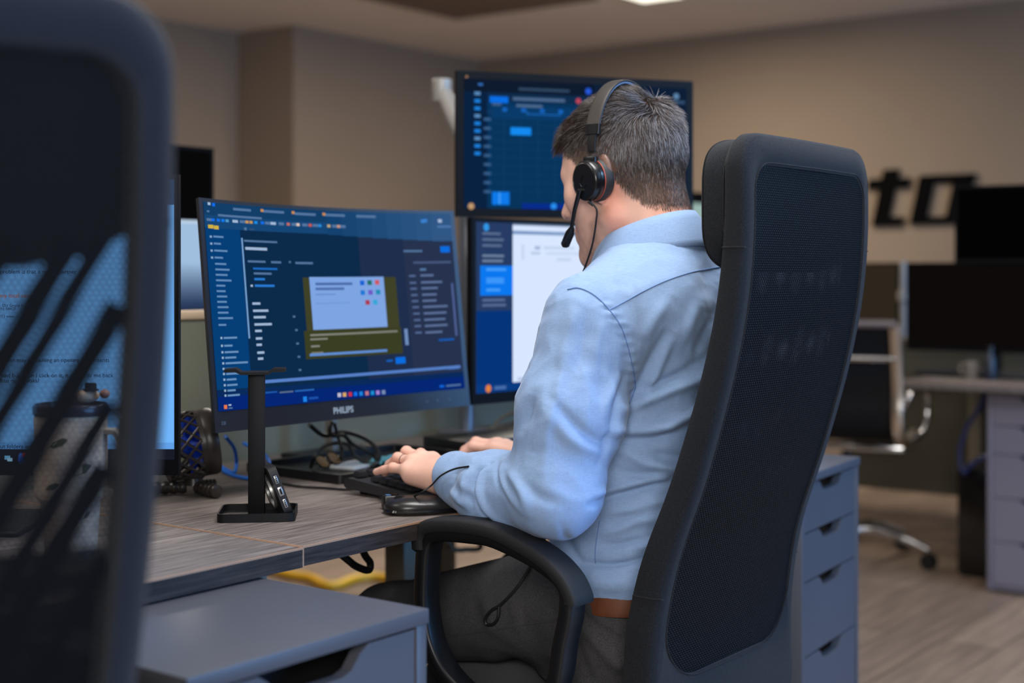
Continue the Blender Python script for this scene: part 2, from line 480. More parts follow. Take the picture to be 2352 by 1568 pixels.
# ceiling vent and lamp panels
def ceiling_panel(name, label, cat, cx, cy, wx, wy, mf, md, slats=0):
    t = thing(name, label, cat, (cx, cy, CZ - .012))
    O = [(-wx, -wy), (wx, -wy), (wx, wy), (-wx, wy)]; I = [(-wx + .03, -wy + .03), (wx - .03, -wy + .03), (wx - .03, wy - .03), (-wx + .03, wy - .03)]
    v, f = frame_prism(O, I, 0, .012)
    obj('frame', ([Vector((p.x, p.z, p.y)) for p in v], f), mf, t, smooth=False)
    obj('diffuser' if not slats else 'grille', box(-wx + .03, wx - .03, -wy + .03, wy - .03, .004, .011), md, t, smooth=False)
    for i in range(slats):
        y = -wy + .05 + (2 * wy - .1) * i / max(1, slats - 1)
        obj('slat', box(-wx + .03, wx - .03, y - .006, y + .006, -.004, .006), mf, t, smooth=False)
    return t
m_vent = mat('vent_brown', rgb(112, 96, 82), .8)
m_lampglow = emis((255, 246, 226), 2.2)
ceiling_panel('ceiling_light', 'bright flat ceiling light panel at the top edge near the far wall', 'ceiling light', 6.28, 3.97, .42, .16, m_white, m_lampglow)
ceiling_panel('ceiling_vent', 'large dark square return vent flush in the ceiling', 'vent', 5.9, 4.75, .56, .50, m_vent, m_vent)

# sign letters on the far wall
m_letter = mat('black_sign_letter', rgb(10, 9, 8), .9, spec=.05)
def letter(name, label, polys, y0, zb, h):
    """polygons in letter space (x right, z up, height 1), italic; wall at x=XR seen from -x: letter right is -y"""
    mb = MB()
    for P in polys:
        v, f = prism([(x + .22 * z, z) for x, z in P], 0, .03)
        mb.add(([Vector((XR - .032 + p.y, y0 - p.x * h, zb + p.z * h)) for p in v], f))
    return tag(obj(name, mb, m_letter, smooth=False), label, 'sign letter', 'black sign letters on the far wall')
letter('sign_letter', 'bold black slanted letter t mounted on the far tan wall',
       [[(.22, 0), (.5, 0), (.5, 1), (.22, 1)], [(.5, 0), (.76, 0), (.76, .16), (.5, .16)], [(.5, .66), (.74, .66), (.74, .84), (.5, .84)], [(-.02, .66), (.22, .66), (.22, .84), (-.02, .84)]], 3.345, 1.378, .325)
letter('sign_letter', 'bold black slanted letter a on the far wall, partly behind the high monitor',
       [[(.12, 0), (.42, 0), (.42, .92), (.12, .92)], [(.42, 0), (.80, 0), (.80, .14), (.42, .14)], [(.42, .76), (1.18, .76), (1.18, .92), (.42, .92)], [(.80, 0), (1.16, 0), (1.16, .76), (.80, .76)]], 3.085, 1.384, .30)

# ================================================================ desks
DZ, DT, DY = .73, .027, 1.388
def desk(label, x0, x1, y0, y1, legs, name='desk'):
    t = thing(name, label, 'desk', ((x0 + x1) / 2, (y0 + y1) / 2, 0)); c = t.location
    L = lambda a, b, cc, d, e, f, bev=0: box(a - c.x, b - c.x, cc - c.y, d - c.y, e, f, bev)
    obj('desktop', L(x0, x1, y0, y1, DZ - DT, DZ, .0012), m_desk, t)
    obj('front_edge', L(x0 + .0002, x1 - .0002, y0 - .0004, y0 + .002, DZ - DT + .0004, DZ - .0010), m_deskedge, t, smooth=False)
    e = .0016
    mb = MB(); mb.add(L(x0, x1, y0 - .0008, y0 + e, DZ - .0022, DZ + .0006)); mb.add(L(x0 - .0006, x0 + e, y0, y1, DZ - .0022, DZ + .0006)); mb.add(L(x1 - e, x1 + .0006, y0, y1, DZ - .0022, DZ + .0006))
    mb.add(L(x0 - .0006, x0 + e, y0 - .0006, y0 + e, DZ - DT, DZ)); mb.add(L(x1 - e, x1 + .0006, y0 - .0006, y0 + e, DZ - DT, DZ))
    obj('edge_banding', mb, m_edge, t, smooth=False, label='worn tan edge strip')
    for (lx, ly, w) in legs: obj('leg', L(lx - w, lx + w, ly - w, ly + w, 0, DZ - DT, .004), m_legm, t)
    return t
m_legm = mat('desk_leg_paint', rgb(128, 118, 100), .5)
desk('long grey-brown wood desk the seated person types at', 1.3755, 3.06, DY, 2.13, [(2.20, 1.93, .027), (3.036, 1.43, .018), (3.02, 2.06, .027)])
desk('grey-brown wood desk at lower left carrying the tumbler', -.35, 1.3715, DY - .006, 2.13, [(1.338, 1.46, .022), (-.28, 1.46, .027), (-.28, 2.06, .027)])
dv = thing('desk_divider', 'low grey-green divider panel with pale top rail behind the monitors', 'divider', (1.55, 2.165, 0))
obj('panel', box(-.25, 1.45, -.012, .012, .66, 1.012), m_div, dv, smooth=False)
obj('top_rail', box(-.25, 1.45, -.016, .016, 1.012, 1.03, .003), m_rail, dv)
for x in (-.23, 1.43): obj('post', box(x - .02, x + .02, -.018, .018, 0, 1.012, .003), m_legm, dv)

# ================================================================ drawer units
def notch_poly(x0, x1, z0, z1, nw, nd):
    P = [(x0, z0), (x1, z0), (x1, z1)]
    c = (x0 + x1) / 2
    for i in range(13):
        u = 1 - i / 12 * 2; a = abs(u)
        P.append((c + u * nw, z1 - nd * (1 if a < .55 else .5 + .5 * math.cos(PI * (a - .55) / .45))))
    P.append((x0, z1)); return P
def drawer_unit(label, loc, rz, w, d, h, hs, m=None, nw=.085, nd=.03, group=None):
    m = m or m_cab
    t = thing('drawer_unit', label, 'drawer unit', loc, rz, group)
    obj('top_panel', box(0, w, -.004, d, h - .018, h, .0015), m, t)
    obj('side_panel', box(0, .018, 0, d, .012, h - .018, .001), m, t)
    obj('side_panel', box(w - .018, w, 0, d, .012, h - .018, .001), m, t)
    obj('back_panel', box(.018, w - .018, d - .008, d, .012, h - .018), m, t)
    obj('base_panel', box(.018, w - .018, .01, d - .008, .012, .03), m, t)
    z = h - .021
    for hh in hs:
        z0 = max(z - hh, .03)
        f = obj('drawer', prism(notch_poly(.0205, w - .0205, z0 + .002, z - .001, nw, nd), .002, .018), m, t, smooth=False)
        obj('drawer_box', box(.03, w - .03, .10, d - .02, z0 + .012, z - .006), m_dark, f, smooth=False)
        z -= hh
    return t
drawer_unit('grey drawer unit nearest the camera, jutting out under the left desk', (.933, 1.106, 0), 0, .371, .58, .70, [.16, .16, .16, .19])
drawer_unit('blue-grey drawer unit standing behind the occupied mesh office chair', (2.60, 1.232, 0), math.radians(5.5), .36, .58, .70, [.098, .098, .15, .15, .17], nw=.075, nd=.022)
drawer_unit('dark grey drawer unit under the far desk by the right edge', (4.93, 1.64, 0), math.radians(-90), .36, .58, .70, [.10, .10, .15, .15, .17],
            m=mat('dim_grey_lacquer', rgb(118, 110, 118), .5), nw=.075, nd=.022)

# ================================================================ high-back mesh chairs
ZS = [.38, .42, .55, .69, .80, .95, 1.05, 1.135, 1.22, 1.31]
YS = [-.232, -.235, -.228, -.250, -.294, -.339, -.361, -.370, -.372, -.366]
zz = np.linspace(.38, 1.31, 94); yy = np.interp(zz, ZS, YS)
for _ in range(30): yy[1:-1] = .5 * yy[1:-1] + .25 * (yy[2:] + yy[:-2])
def yb(z): return interp(z, zz, yy)
def dep(z): return interp(z, [.4, .62, .9, 1.3], [.048, .047, .038, .029])
HW = .213
def wid(z): return 1 + .055 * min(1, max(0, (.78 - z) / .2))
def frame_solid(O, I, grow=0, zmin=None):
    sec = [(.10, 0), (.5, -.05), (.96, 0), (1.0, .10), (1.0, .78), (.90, 1), (.5, 1.04), (.10, 1), (0, .78), (0, .22)]
    V = []; Fc = []; n = len(O); k = len(sec)
    for (ox, oz), (ix, iz) in zip(O, I):
        for w, q in sec:
            z = oz + (iz - oz) * w; x = (ox + (ix - ox) * w) * wid(z)
            V.append(Vector((x, yb(z) + dep(z) * q + .010 * (x / HW) ** 2, z)))
    for i in range(n):
        for j in range(k):
            Fc.append((i * k + j, i * k + (j + 1) % k, ((i + 1) % n) * k + (j + 1) % k, ((i + 1) % n) * k + j))
    return V, Fc
def superell(c, r, p=(2.6, 2.6), nu=36, nv=20):
    V = []; Fc = []
    sg = lambda v, e: math.copysign(abs(v) ** e, v)
    for i in range(nv + 1):
        a = -PI / 2 + PI * i / nv
        for j in range(nu):
            b = 2 * PI * j / nu
            V.append(Vector((c[0] + r[0] * sg(math.cos(a), 2 / p[0]) * sg(math.cos(b), 2 / p[1]), c[1] + r[1] * sg(math.cos(a), 2 / p[0]) * sg(math.sin(b), 2 / p[1]), c[2] + r[2] * sg(math.sin(a), 2 / p[0]))))
    for i in range(nv):
        for j in range(nu): Fc.append((i * nu + j, i * nu + (j + 1) % nu, (i + 1) * nu + (j + 1) % nu, (i + 1) * nu + j))
    return V, Fc
def mesh_panel(name, off, m, parent, nx=30, nz=80, x1=.197, z0=.46, z1=1.268):
    V = []; Fc = []; UV = []
    for k in range(nz + 1):
        z = z0 + (z1 - z0) * k / nz
        for i in range(nx + 1):
            x = -x1 + 2 * x1 * i / nx
            V.append((x * wid(z), yb(z) + off + .010 * (x / HW) ** 2 + .003 * math.sin(PI * (x + x1) / (2 * x1)), z)); UV.append((x, z))
    for k in range(nz):
        for i in range(nx): a = k * (nx + 1) + i; Fc.append((a, a + 1, a + nx + 2, a + nx + 1))
    me = bpy.data.meshes.new(name); me.from_pydata(V, [], Fc); me.materials.append(m)
    u = me.uv_layers.new(name='metres')
    for l in me.loops: u.data[l.index].uv = UV[l.vertex_index]
    me.polygons.foreach_set('use_smooth', [True] * len(me.polygons))
    return link(name, me, parent)
def office_chair(label, loc, rz, group, open_mesh=False, arms=True):
    t = thing('office_chair', label, 'office chair', loc, rz, group)
    O = rrect(-HW, HW, .395, 1.297, .052, .03, 10, 40); I = rrect(-HW + .030, HW - .030, .515, 1.252, .038, .085, 10, 40)
    bf = obj('backrest_frame', frame_solid(O, I), m_navyfab if open_mesh else m_greyfab, t, angle=60)
    for sx in (-1, 1):
        for z in (1.137, .640):
            x0, x1 = (HW - .0325), (HW + .0018)
            d_ = dep(z); pth = [Vector((sx * x * wid(z), yb(z) + q + .010 * (x / HW) ** 2, z)) for x, q in ((HW - .027, .0006), (HW - .003, .0002), (HW + .0002, d_ * .22), (HW + .0002, d_ * .78), (HW - .003, d_), (HW - .027, d_))]
            obj('seam', tube(pth, .0015, 6, True), m_greyfab, bf)
    Is = rrect(-HW + .027, HW - .027, .511, 1.256, .041, .088, 10, 40)
    pl = MB(); pl.add(tube([Vector((x * wid(z), yb(z) - .001 + .010 * (x / HW) ** 2, z)) for x, z in Is], .0010, 6, True))
    obj('piping', pl, m_greyfab, bf)
    mesh_panel('back_mesh', .0015, m_meshopen if open_mesh else m_mesh, t)
    if not open_mesh: mesh_panel('inner_mesh', .030, m_mesh, t)
    else: mesh_panel('inner_mesh', .030, m_mesh, t, z1=.90)
    if open_mesh:
        for i in range(15):
            P = []; x = -.15 + .032 * i + .006 * math.sin(i * 2.3)
            for k in range(25):
                u = k / 24; xx = x - .30 * u + .03 * u * u; z = 1.125 - .56 * u
                if abs(xx) < .186: P.append(Vector((xx, yb(z) + .026, z)))
            if len(P) > 2: obj('mesh_fold', tube(P, .0085 if i % 2 else .0065, 8, sec=rsec(1, .12), up=(0, 1, 0)), m_fold, t)
    HRX, HRY, HRZ, HP0, HP1 = .203, .037, .097, 4.2, 3.6
    hr = obj('headrest', superell((0, -.306, 1.200), (HRX, HRY, HRZ), (HP0, HP1), 48, 28), m_darkfab if open_mesh else m_greyfab, t, angle=80)
    for yq in (-.017, .016):
        right = []
        for a in np.linspace(-1.50, 1.50, 60):
            c = abs(math.cos(a)) ** (2 / HP0); q_ = abs(yq) / (HRY * c)
            if q_ < .97:
                b = math.asin(min(1, q_ ** (HP1 / 2))); right.append((HRX * c * math.cos(b) ** (2 / HP1), 1.2 + HRZ * math.copysign(abs(math.sin(a)) ** (2 / HP0), a)))
        lp = right + [(-x, z) for x, z in right[::-1]]
        obj('piping', tube([Vector((x * 1.002, -.306 + yq, z)) for x, z in lp], .0014, 6, True), m_darkfab, hr)
    st = obj('seat', superell((0, .03, .410), (.262, .255, .056), (4, 5), 48, 20), m_darkfab, t, angle=80)
    obj('piping', tube([Vector((.262 * math.copysign(abs(math.cos(a)) ** .4, math.cos(a)), .03 + .255 * math.copysign(abs(math.sin(a)) ** .4, math.sin(a)), .425)) for a in np.linspace(0, 2 * PI, 60, False)], .0025, 6, True), m_darkfab, st)
    for sx in (-1, 1) if arms else ():
        X = sx * .312
        lp = [(.112, .700), (.119, .655), (.119, .595), (.104, .540), (.066, .496), (0, .470), (-.085, .480), (-.122, .526), (-.134, .583), (-.145, .633), (-.140, .668), (-.097, .694), (-.02, .716), (.03, .718), (.085, .714)]
        ar = obj('armrest', tube(spline([(X, y, z) for y, z in lp], 5, True), 1, sec=rsec(.0125, .021), closed=True, up=(1, 0, 0)), m_blackplastic, t)
        pd = [(.121, .684), (.121, .706), (.108, .722), (.07, .729), (.02, .731), (-.03, .726), (-.10, .702), (-.138, .677), (-.155, .652), (-.156, .642)]
        pts = spline([(X, y, z) for y, z in pd], 5)
        rr = [1.0] * len(pts); rr[0] = .75; rr[-1] = .75
        obj('arm_pad', tube(pts, rr, sec=rsec(.0115, .026, 5, 4.5), up=(1, 0, 0)), m_pad, ar)
        obj('bracket', box(min(X, sx * .16), max(X, sx * .16), -.06, .05, .40, .452, .004), m_blackplastic, ar)
        for (y, z) in ((.046, .478), (-.055, .468)): obj('bolt', lathe([(0, 0), (.011, 0), (.011, .004), (.006, .006), (0, .006)], 16), m_blackplastic, ar, M=axes((X + sx * .0185, y, z), (0, 1, 0), (0, 0, 1), (sx, 0, 0)))
    obj('back_bracket', box(-.05, .05, -.20, .02, .385, .405, .004), m_blackplastic, t)
    obj('tilt_mechanism', box(-.10, .10, -.12, .12, .315, .37, .01), m_blackplastic, t)
    obj('gas_column', lathe([(.026, .09), (.026, .22), (.019, .22), (.019, .33)], 20), m_blackplastic, t)
    bs = obj('star_base', lathe([(.02, .06), (.05, .065), (.05, .11), (.03, .125)], 20), m_blackplastic, t)
    for k in range(5):
        a = 2 * PI * k / 5 + .3; dx, dy = math.cos(a), math.sin(a)
        obj('base_spoke', tube([(dx * .03, dy * .03, .095), (dx * .17, dy * .17, .088), (dx * .31, dy * .31, .072)], [.021, .018, .013], 8), m_blackplastic, bs)
        obj('caster', lathe([(0, -.02), (.026, -.02), (.03, -.015), (.03, .015), (.026, .02), (0, .02)], 16), m_blackplastic, bs, M=axes((dx * .31, dy * .31, .031), (dx, dy, 0), (0, 0, 1), (dy, -dx, 0)))
    return t
office_chair('high-back black mesh office chair the person in blue sits on', (1.952, 1.27, 0), 0, 'high-back mesh office chairs')
_e = W(408, 800, 1.01); _a = math.radians(-20)
_loc = _e - Matrix.Rotation(_a, 3, 'Z') @ Vector((HW, -.361, 0)); _loc.z = 0
office_chair('blurred empty mesh office chair closest to the camera at the left edge', _loc, _a, 'high-back mesh office chairs', True, False)

# ================================================================ monitors
def screen_mesh(W_, H_, items, R, z0):
    """items: (u0,v0,u1,v1,(r,g,b)[,k]) rects in 0..1 from the top left, or ('t',u,v,size_m,text,(rgb)) lettering"""
    mb = MB(); mats = []; lay = 0
    def mi(c, k):
        m = emis(c, k)
        if m not in mats: mats.append(m)
        return mats.index(m)
    def bend(p):
        x, y, z = p
        if R:
            a = x / R; return Vector(((R + y) * math.sin(a), -R * (1 - math.cos(a)) + y * math.cos(a), z))
        return Vector(p)
    for it in items:
        lay += 1; y = -.0006 - .00002 * lay
        if it[0] == 't':
            _, u, v, s, txt, c = it[:6]
            V, Fc = fontmesh(txt, s, bold=s * .008)
            mb.add(([bend((-W_ / 2 + u * W_ + p.x, y, z0 + H_ * (1 - v) + p.y)) for p in V], Fc), mi(c, 1.0)); continue
        if it[0] == 'd':
            _, u, v, r, c = it[:5]
            P = [(-W_ / 2 + u * W_ + r * math.cos(a), y, z0 + H_ * (1 - v) + r * math.sin(a)) for a in np.linspace(0, 2 * PI, 16, False)]
            mb.add(([bend(p) for p in P], [tuple(range(16))]), mi(c, 1.0)); continue
        u0, v0, u1, v1, c = it[:5]; k = it[5] if len(it) > 5 else 1.0
        n = max(1, int(abs(u1 - u0) * W_ / .007)) if R else 1
        for i in range(n):
            a, b = u0 + (u1 - u0) * i / n, u0 + (u1 - u0) * (i + 1) / n
            q = [(-W_ / 2 + uu * W_, y, z0 + H_ * (1 - vv)) for uu, vv in ((a, v1), (b, v1), (b, v0), (a, v0))]
            mb.add(([bend(p) for p in q], [(0, 1, 2, 3)]), mi(c, k))
    return mb, mats, bend
def monitor(label, W_, H_, bz, M, items, R=None, thick=.028, logo=None, stand=None, name='monitor', group=None, marks=None, mh=None, sx=0, tilt=0):
    t = bpy.data.objects.new(name, None); COL.objects.link(t); t.matrix_world = M; tag(t, label, 'monitor', group)
    TM = Matrix.Rotation(-math.radians(tilt), 4, 'X'); n = 24 if R else 1; F_, B_ = [], []
    for i in range(n + 1):
        x = -W_ / 2 + W_ * i / n
        if R: a = x / R; F_.append((R * math.sin(a), -R * (1 - math.cos(a)))); B_.append((R * math.sin(a) * .985, -R * (1 - math.cos(a)) + thick * (.45 + .55 * math.cos(PI * x / W_))))
        else: F_.append((x, 0)); B_.append((x * .985, thick))
    if not R: B_ = [(-W_ / 2, thick * .5), (-W_ * .4, thick), (W_ * .4, thick), (W_ / 2, thick * .5)]
    P = F_ + B_[::-1]; k = len(P)
    V = [Vector((x, y, z)) for z in (0, H_) for x, y in P]
    obj('housing', (V, [tuple(range(k))[::-1], tuple(range(k, 2 * k))] + [(i, (i + 1) % k, k + (i + 1) % k, k + i) for i in range(k)]), mh or m_bezel, t, angle=30, M=TM)
    l, r, tp, bt = bz
    sw, sh = W_ - l - r, H_ - tp - bt
    mb, mats, bend = screen_mesh(sw, sh, items, R, bt)
    sc = obj('screen', mb, mats, t, smooth=False, M=TM)
    if not R: sc.location.x = (l - r) / 2
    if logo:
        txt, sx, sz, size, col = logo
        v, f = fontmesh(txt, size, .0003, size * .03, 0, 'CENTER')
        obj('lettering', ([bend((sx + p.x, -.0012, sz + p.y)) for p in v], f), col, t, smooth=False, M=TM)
    for (txt, sx, sz, size, col) in (marks or []):
        v, f = fontmesh(txt, size, .0002, size * .02)
        obj('lettering', ([bend((sx + p.x, -.0012, sz + p.y)) for p in v], f), col, t, smooth=False, M=TM)
    if stand:
        # desk-standing: neck and foot (coordinates in the monitor's own frame)
        sy, wid, mm = stand; zb = DZ - M.translation.z
        nk = obj('stand_neck', box(sx - wid / 2, sx + wid / 2, sy - .012, sy + .012, zb + .008, H_ * .45, .003), mm, t)
        obj('mount_plate', box(-.05, .05, thick * .6 + (.032 if tilt else 0), thick + .03 + (.02 if tilt else 0), H_ * .32, H_ * .32 + .1, .004), mm, nk)
        if sx: obj('mount_bar', box(min(-.02, sx - .012), max(.02, sx + .012), thick + .040, thick + .058, H_ * .37, H_ * .42, .003), mm, nk); obj('mount_rod', box(sx - .012, sx + .012, thick + .03, sy + .008, H_ * .37, H_ * .42, .003), mm, nk)
        fw = (.13, .10, .09) if not sx else (.10, .045, .045)
        obj('foot', box(sx - fw[0], sx + fw[0], sy - fw[1], sy + fw[2], zb + .0005, zb + .010, .004), m_blackplastic, t)
    return t
def placed(pl, pr, z, back=None):
    """frame whose x axis runs pl -> pr at height z; +y is away from the viewer"""
    pl = Vector((pl[0], pl[1], z)); pr = Vector((pr[0], pr[1], z)); x = (pr - pl).normalized(); y = Vector((-x.y, x.x, 0))
    return axes((pl + pr) / 2, x, y, (0, 0, 1)), (pr - pl).length
def bars(u, v, n, dv, wmin, wmax, h, c, seed=1, k=1.0):
    r = random.Random(seed); out = []
    for i in range(n):
        w = wmin + (wmax - wmin) * r.random(); out.append((u, v + i * dv, u + w, v + i * dv + h, c, k))
    return out
# --- curved monitor
def q(x, y):
    """zoomed-photo pixel on the curved screen -> u,v"""
    v = .5; u = .5
    for _ in range(8):
        xl = 75 + (165 - 75) * v; xr = 1597 + (1682 - 1597) * v; u = (x - xl) / (xr - xl)
        yt = 80 + (240 - 80) * u - 42 * u * (1 - u) * -1.0; yb_ = 1452 + (1310 - 1452) * u; v = (y - yt) / (yb_ - yt)
    return u, v
C = []
def R_(x0, y0, x1, y1, c, k=1.0):
    u0, v0 = q(x0, y0); u1, v1 = q(x1, y1); C.append((u0, v0, u1, v1, c, k))
def HB(x, y, w, h, c, k=1.0):
    u0, v0 = q(x, y - h / 2); u1, _ = q(x + w, y); _, v1 = q(x, y + h / 2); C.append((u0, v0, u1, v1, c, k))
C.append((0, 0, 1, 1, (12, 42, 74)))
C.append((.62, 0, 1, 1, (30, 46, 76))); C.append((.80, 0, 1, 1, (38, 50, 78)))
C.append((0, 0, 1, .062, (18, 62, 104))); C.append((0, .062, 1, .125, (22, 70, 118))); 
for i in range(8): C.append((.50 + i * .06, 0, 1, .13 + .004 * i, (20 + 4 * i, 66 + 3 * i, 112 + 3 * i)))

C.append((0, .125, .142, .90, (6, 62, 118))); C.append((0, .905, 1, .932, (10, 42, 92)))
C.append((0, .932, 1, 1, (4, 38, 116)))
g1, g2, g3 = (120, 150, 190), (160, 185, 215), (84, 118, 160)
for x, y, w in ((260, 135, 110), (445, 155, 130), (640, 180, 130), (825, 197, 125), (1020, 217, 120)): HB(x, y, w, 16, g3)
for x, y in ((430, 150), (622, 172), (812, 192)): HB(x, y, 18, 18, (200, 140, 80))
HB(165, 172, 270, 14, g3)
for i, (x, c) in enumerate(((95, g3), (125, (20, 110, 235)), (158, (20, 110, 235)), (186, (20, 120, 235)), (212, (80, 150, 200)), (255, g2), (300, g3), (335, (200, 150, 90)), (360, (190, 150, 90)), (390, (30, 140, 230)), (430, (20, 110, 235)), (455, g3), (490, g2), (540, g3), (590, (190, 110, 100)), (620, g3), (650, (220, 200, 190)), (685, g3), (725, (200, 90, 80)), (750, g3), (785, (40, 140, 220)), (840, (190, 170, 130)), (870, g3), (900, (200, 150, 130)), (920, g3))):
    HB(x, 190 + x * .095, 20 if c not in (g2, g3) else 34, 18, c)
HB(100, 95, 18, 18, g2); HB(128, 102, 18, 22, (20, 110, 235)); HB(95, 145, 16, 12, g3)
for x, y, w in ((102, 245, 34), (138, 252, 30)): HB(x, y, w, 24, (206, 176, 64))
for y, w in ((312, 62), (358, 44), (404, 82), (450, 52), (491, 70), (528, 88), (563, 74), (599, 96), (634, 56), (670, 56), (705, 64), (740, 60), (775, 68), (811, 66), (847, 92), (891, 48)):
    HB(135 + (y - 312) * .05, y, w, 12, (96, 138, 184)); 
    if y < 460: HB(112 + (y - 312) * .05, y, 14, 14, (130, 165, 200))
for y, w in ((976, 84), (1027, 52), (1069, 86), (1105, 70), (1141, 140), (1177, 70), (1210, 108), (1247, 62), (1283, 66), (1318, 52), (1350, 76)): HB(195 + (y - 976) * .06, y, w, 12, (104, 146, 190)); HB(175 + (y - 976) * .06, y, 12, 14, (150, 180, 210))
C.append((.1415, .165, .1475, .66, (118, 162, 212)))
HB(322, 345, 205, 12, g3); HB(330, 395, 135, 18, g2); HB(345, 480, 110, 13, g3); HB(490, 490, 62, 13, g3); HB(600, 493, 12, 12, g3); HB(640, 500, 108, 13, g3)
HB(378, 528, 150, 13, (28, 104, 190)); HB(382, 560, 110, 13, g3); HB(385, 597, 66, 14, (40, 122, 210)); HB(388, 640, 122, 15, (40, 122, 210)); HB(362, 640, 14, 14, g2)
for y, w in ((756, 50), (803, 95), (845, 75), (892, 108), (934, 42), (983, 40), (1024, 34), (1075, 44), (1114, 34)): HB(372 + (y - 756) * .09, y, w, 15, g2); 
for x, y in ((622, 846), (636, 933), (643, 1020), (651, 1105), (657, 1190)): HB(x, y, 16, 12, g3)
HB(430, 1203, 30, 13, (40, 122, 210))
R_(684, 596, 1292, 1085, (64, 66, 40)); R_(690, 940, 1300, 1092, (58, 62, 34))
R_(724, 594, 1206, 925, (126, 164, 226))
for y, w, c in ((640, 228, (74, 108, 168)), (672, 178, (78, 112, 172)), (708, 126, (104, 142, 204)), (765, 210, (114, 152, 216))): HB(762, y, w, 17 if y < 700 else 9, c)
for x, y, c in ((1050, 643, (20, 100, 215)), (1096, 643, (30, 110, 100)), (1142, 643, (205, 90, 100)), (1053, 705, (30, 120, 215)), (1101, 705, (110, 90, 200)), (1148, 705, (30, 140, 180)), (1083, 768, (170, 60, 80)), (1130, 768, (50, 165, 215))): HB(x - 14, y, 28, 30, c)
HB(728, 968, 540, 13, (128, 130, 120)); HB(728, 995, 108, 12, (128, 130, 120)); HB(732, 1040, 55, 13, (128, 130, 120)); HB(734, 1082, 75, 11, (120, 122, 112))
HB(724, 1095, 480, 17, (96, 140, 206)); C.append((.773, .645, .786, .735, (112, 142, 190)))
R_(1252, 1118, 1316, 1155, (10, 108, 222)); HB(1198, 1139, 38, 12, (20, 96, 190))
HB(1305, 455, 115, 12, g3); R_(1530, 437, 1590, 478, (10, 108, 222)); HB(1365, 530, 230, 12, (74, 92, 130)); HB(1405, 575, 38, 14, g3)
for i, (y, w) in enumerate(((612, 80), (655, 130), (692, 100), (732, 90), (770, 85), (808, 150), (848, 140), (888, 130), (926, 140), (967, 105))): HB(1408 + i * 3, y, w, 13, (92, 112, 152)); HB(1338 + i * 4, y, 40, 12, (84, 104, 146))
HB(1518, 1015, 95, 12, (20, 90, 180)); HB(1575, 1192, 66, 11, (60, 100, 170))
C.append((.172, .868, .985, .884, (86, 128, 200))); C.append((.976, .40, .984, .70, (80, 98, 150)))
HB(430, 1335, 90, 10, (30, 90, 170)); HB(535, 1333, 85, 10, (90, 110, 140)); HB(630, 1325, 120, 10, (40, 100, 180))
HB(680, 1378, 24, 34, (30, 130, 230)); HB(715, 1372, 60, 14, (30, 80, 170))
for x, c in ((893, (190, 190, 210)), (925, (220, 170, 100)), (960, (200, 50, 70)), (993, (20, 110, 235)), (1027, (30, 130, 220)), (1063, (190, 120, 130)), (1097, (30, 140, 210)), (1130, (160, 130, 210)), (1165, (120, 140, 180))): HB(x, 1352 - (x - 893) * .06, 22, 26, c)
HB(188, 1424, 20, 26, (225, 120, 70)); HB(216, 1412, 18, 10, g2); HB(216, 1432, 26, 8, g3); HB(1520, 1300, 28, 14, (20, 100, 220)); HB(1560, 1297, 90, 10, g3)
for x, y in ((1425, 272), (1515, 280), (1410, 275)): HB(x, y, 24, 20, (60, 130, 210) if x < 1500 else (170, 190, 220))
HB(1510, 315, 85, 12, (80, 120, 175)); HB(318, 268, 16, 18, g3); HB(350, 272, 32, 10, (50, 80, 120))
M_, w_ = placed((1.532, 1.739 + .032), (2.154, 1.716 + .032), .843)
m_logo_glow = emis((150, 168, 190), .9)  # lettering glows to stand in for the sheen of silver
m_arm = mat('pale_grey_arm', rgb(150, 145, 138), .4, metal=.2)
m_mark = mat('pale_mark', rgb(110, 130, 155), .5)
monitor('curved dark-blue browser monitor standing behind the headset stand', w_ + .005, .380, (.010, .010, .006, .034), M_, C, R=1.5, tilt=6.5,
        logo=('PHILIPS', .003, .0105, .0155, m_logo_glow), stand=(.30, .016, m_arm), mh=m_bezelblue, sx=.195,
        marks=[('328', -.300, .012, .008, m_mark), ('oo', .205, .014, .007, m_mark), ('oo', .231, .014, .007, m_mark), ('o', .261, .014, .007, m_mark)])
# --- white page monitor
P_ = [(0, 0, 1, 1, (216, 231, 255), 1.0), (0, 0, .185, 1, (38, 60, 100)), (0, .52, .185, 1, (6, 52, 122)), (.185, 0, 1, .012, (90, 110, 140)), (.185, .045, 1, .066, (120, 150, 195)), (.50, .046, 1, .062, (70, 96, 140)),
      (0, .95, 1, 1, (8, 58, 128))]
P_ += [(.02, .255, .185, .43, (10, 120, 240)), (.05, .27, .15, .285, (70, 160, 250)), (.05, .325, .14, .36, (60, 150, 250)), (.05, .39, .12, .405, (70, 160, 250)), ('d', .05, .03, .008, (50, 150, 230))]
P_ += bars(.03, .06, 3, .035, .08, .13, .014, (90, 110, 145), 3) + bars(.03, .19, 2, .03, .1, .14, .014, (110, 130, 160), 4) + bars(.03, .45, 2, .03, .09, .13, .014, (90, 110, 150), 5)
P_ += [(.30, .135, .33, .155, (160, 180, 215)), (.35, .135, .52, .152, (196, 212, 238)), (.28, .17, .33, .185, (180, 198, 228)), (.36, .17, .62, .185, (200, 216, 242)), (.42, .205, .5, .225, (198, 214, 240)), (.23, .125, .245, .22, (200, 215, 240)),
       (.21, .925, .26, .94, (170, 190, 225)), (.30, .92, .7, .935, (205, 220, 245)), ('d', .06, .975, .008, (225, 130, 60)), (.09, .965, .15, .985, (70, 110, 170))]
M_, w_ = placed((2.232, 1.775), (2.822, 1.700), .838)
monitor('flat monitor showing a white page, partly hidden by the person', w_, .376, (.012, .012, .008, .022), M_, P_, stand=(.09, .04, m_blackplastic), sx=.16)
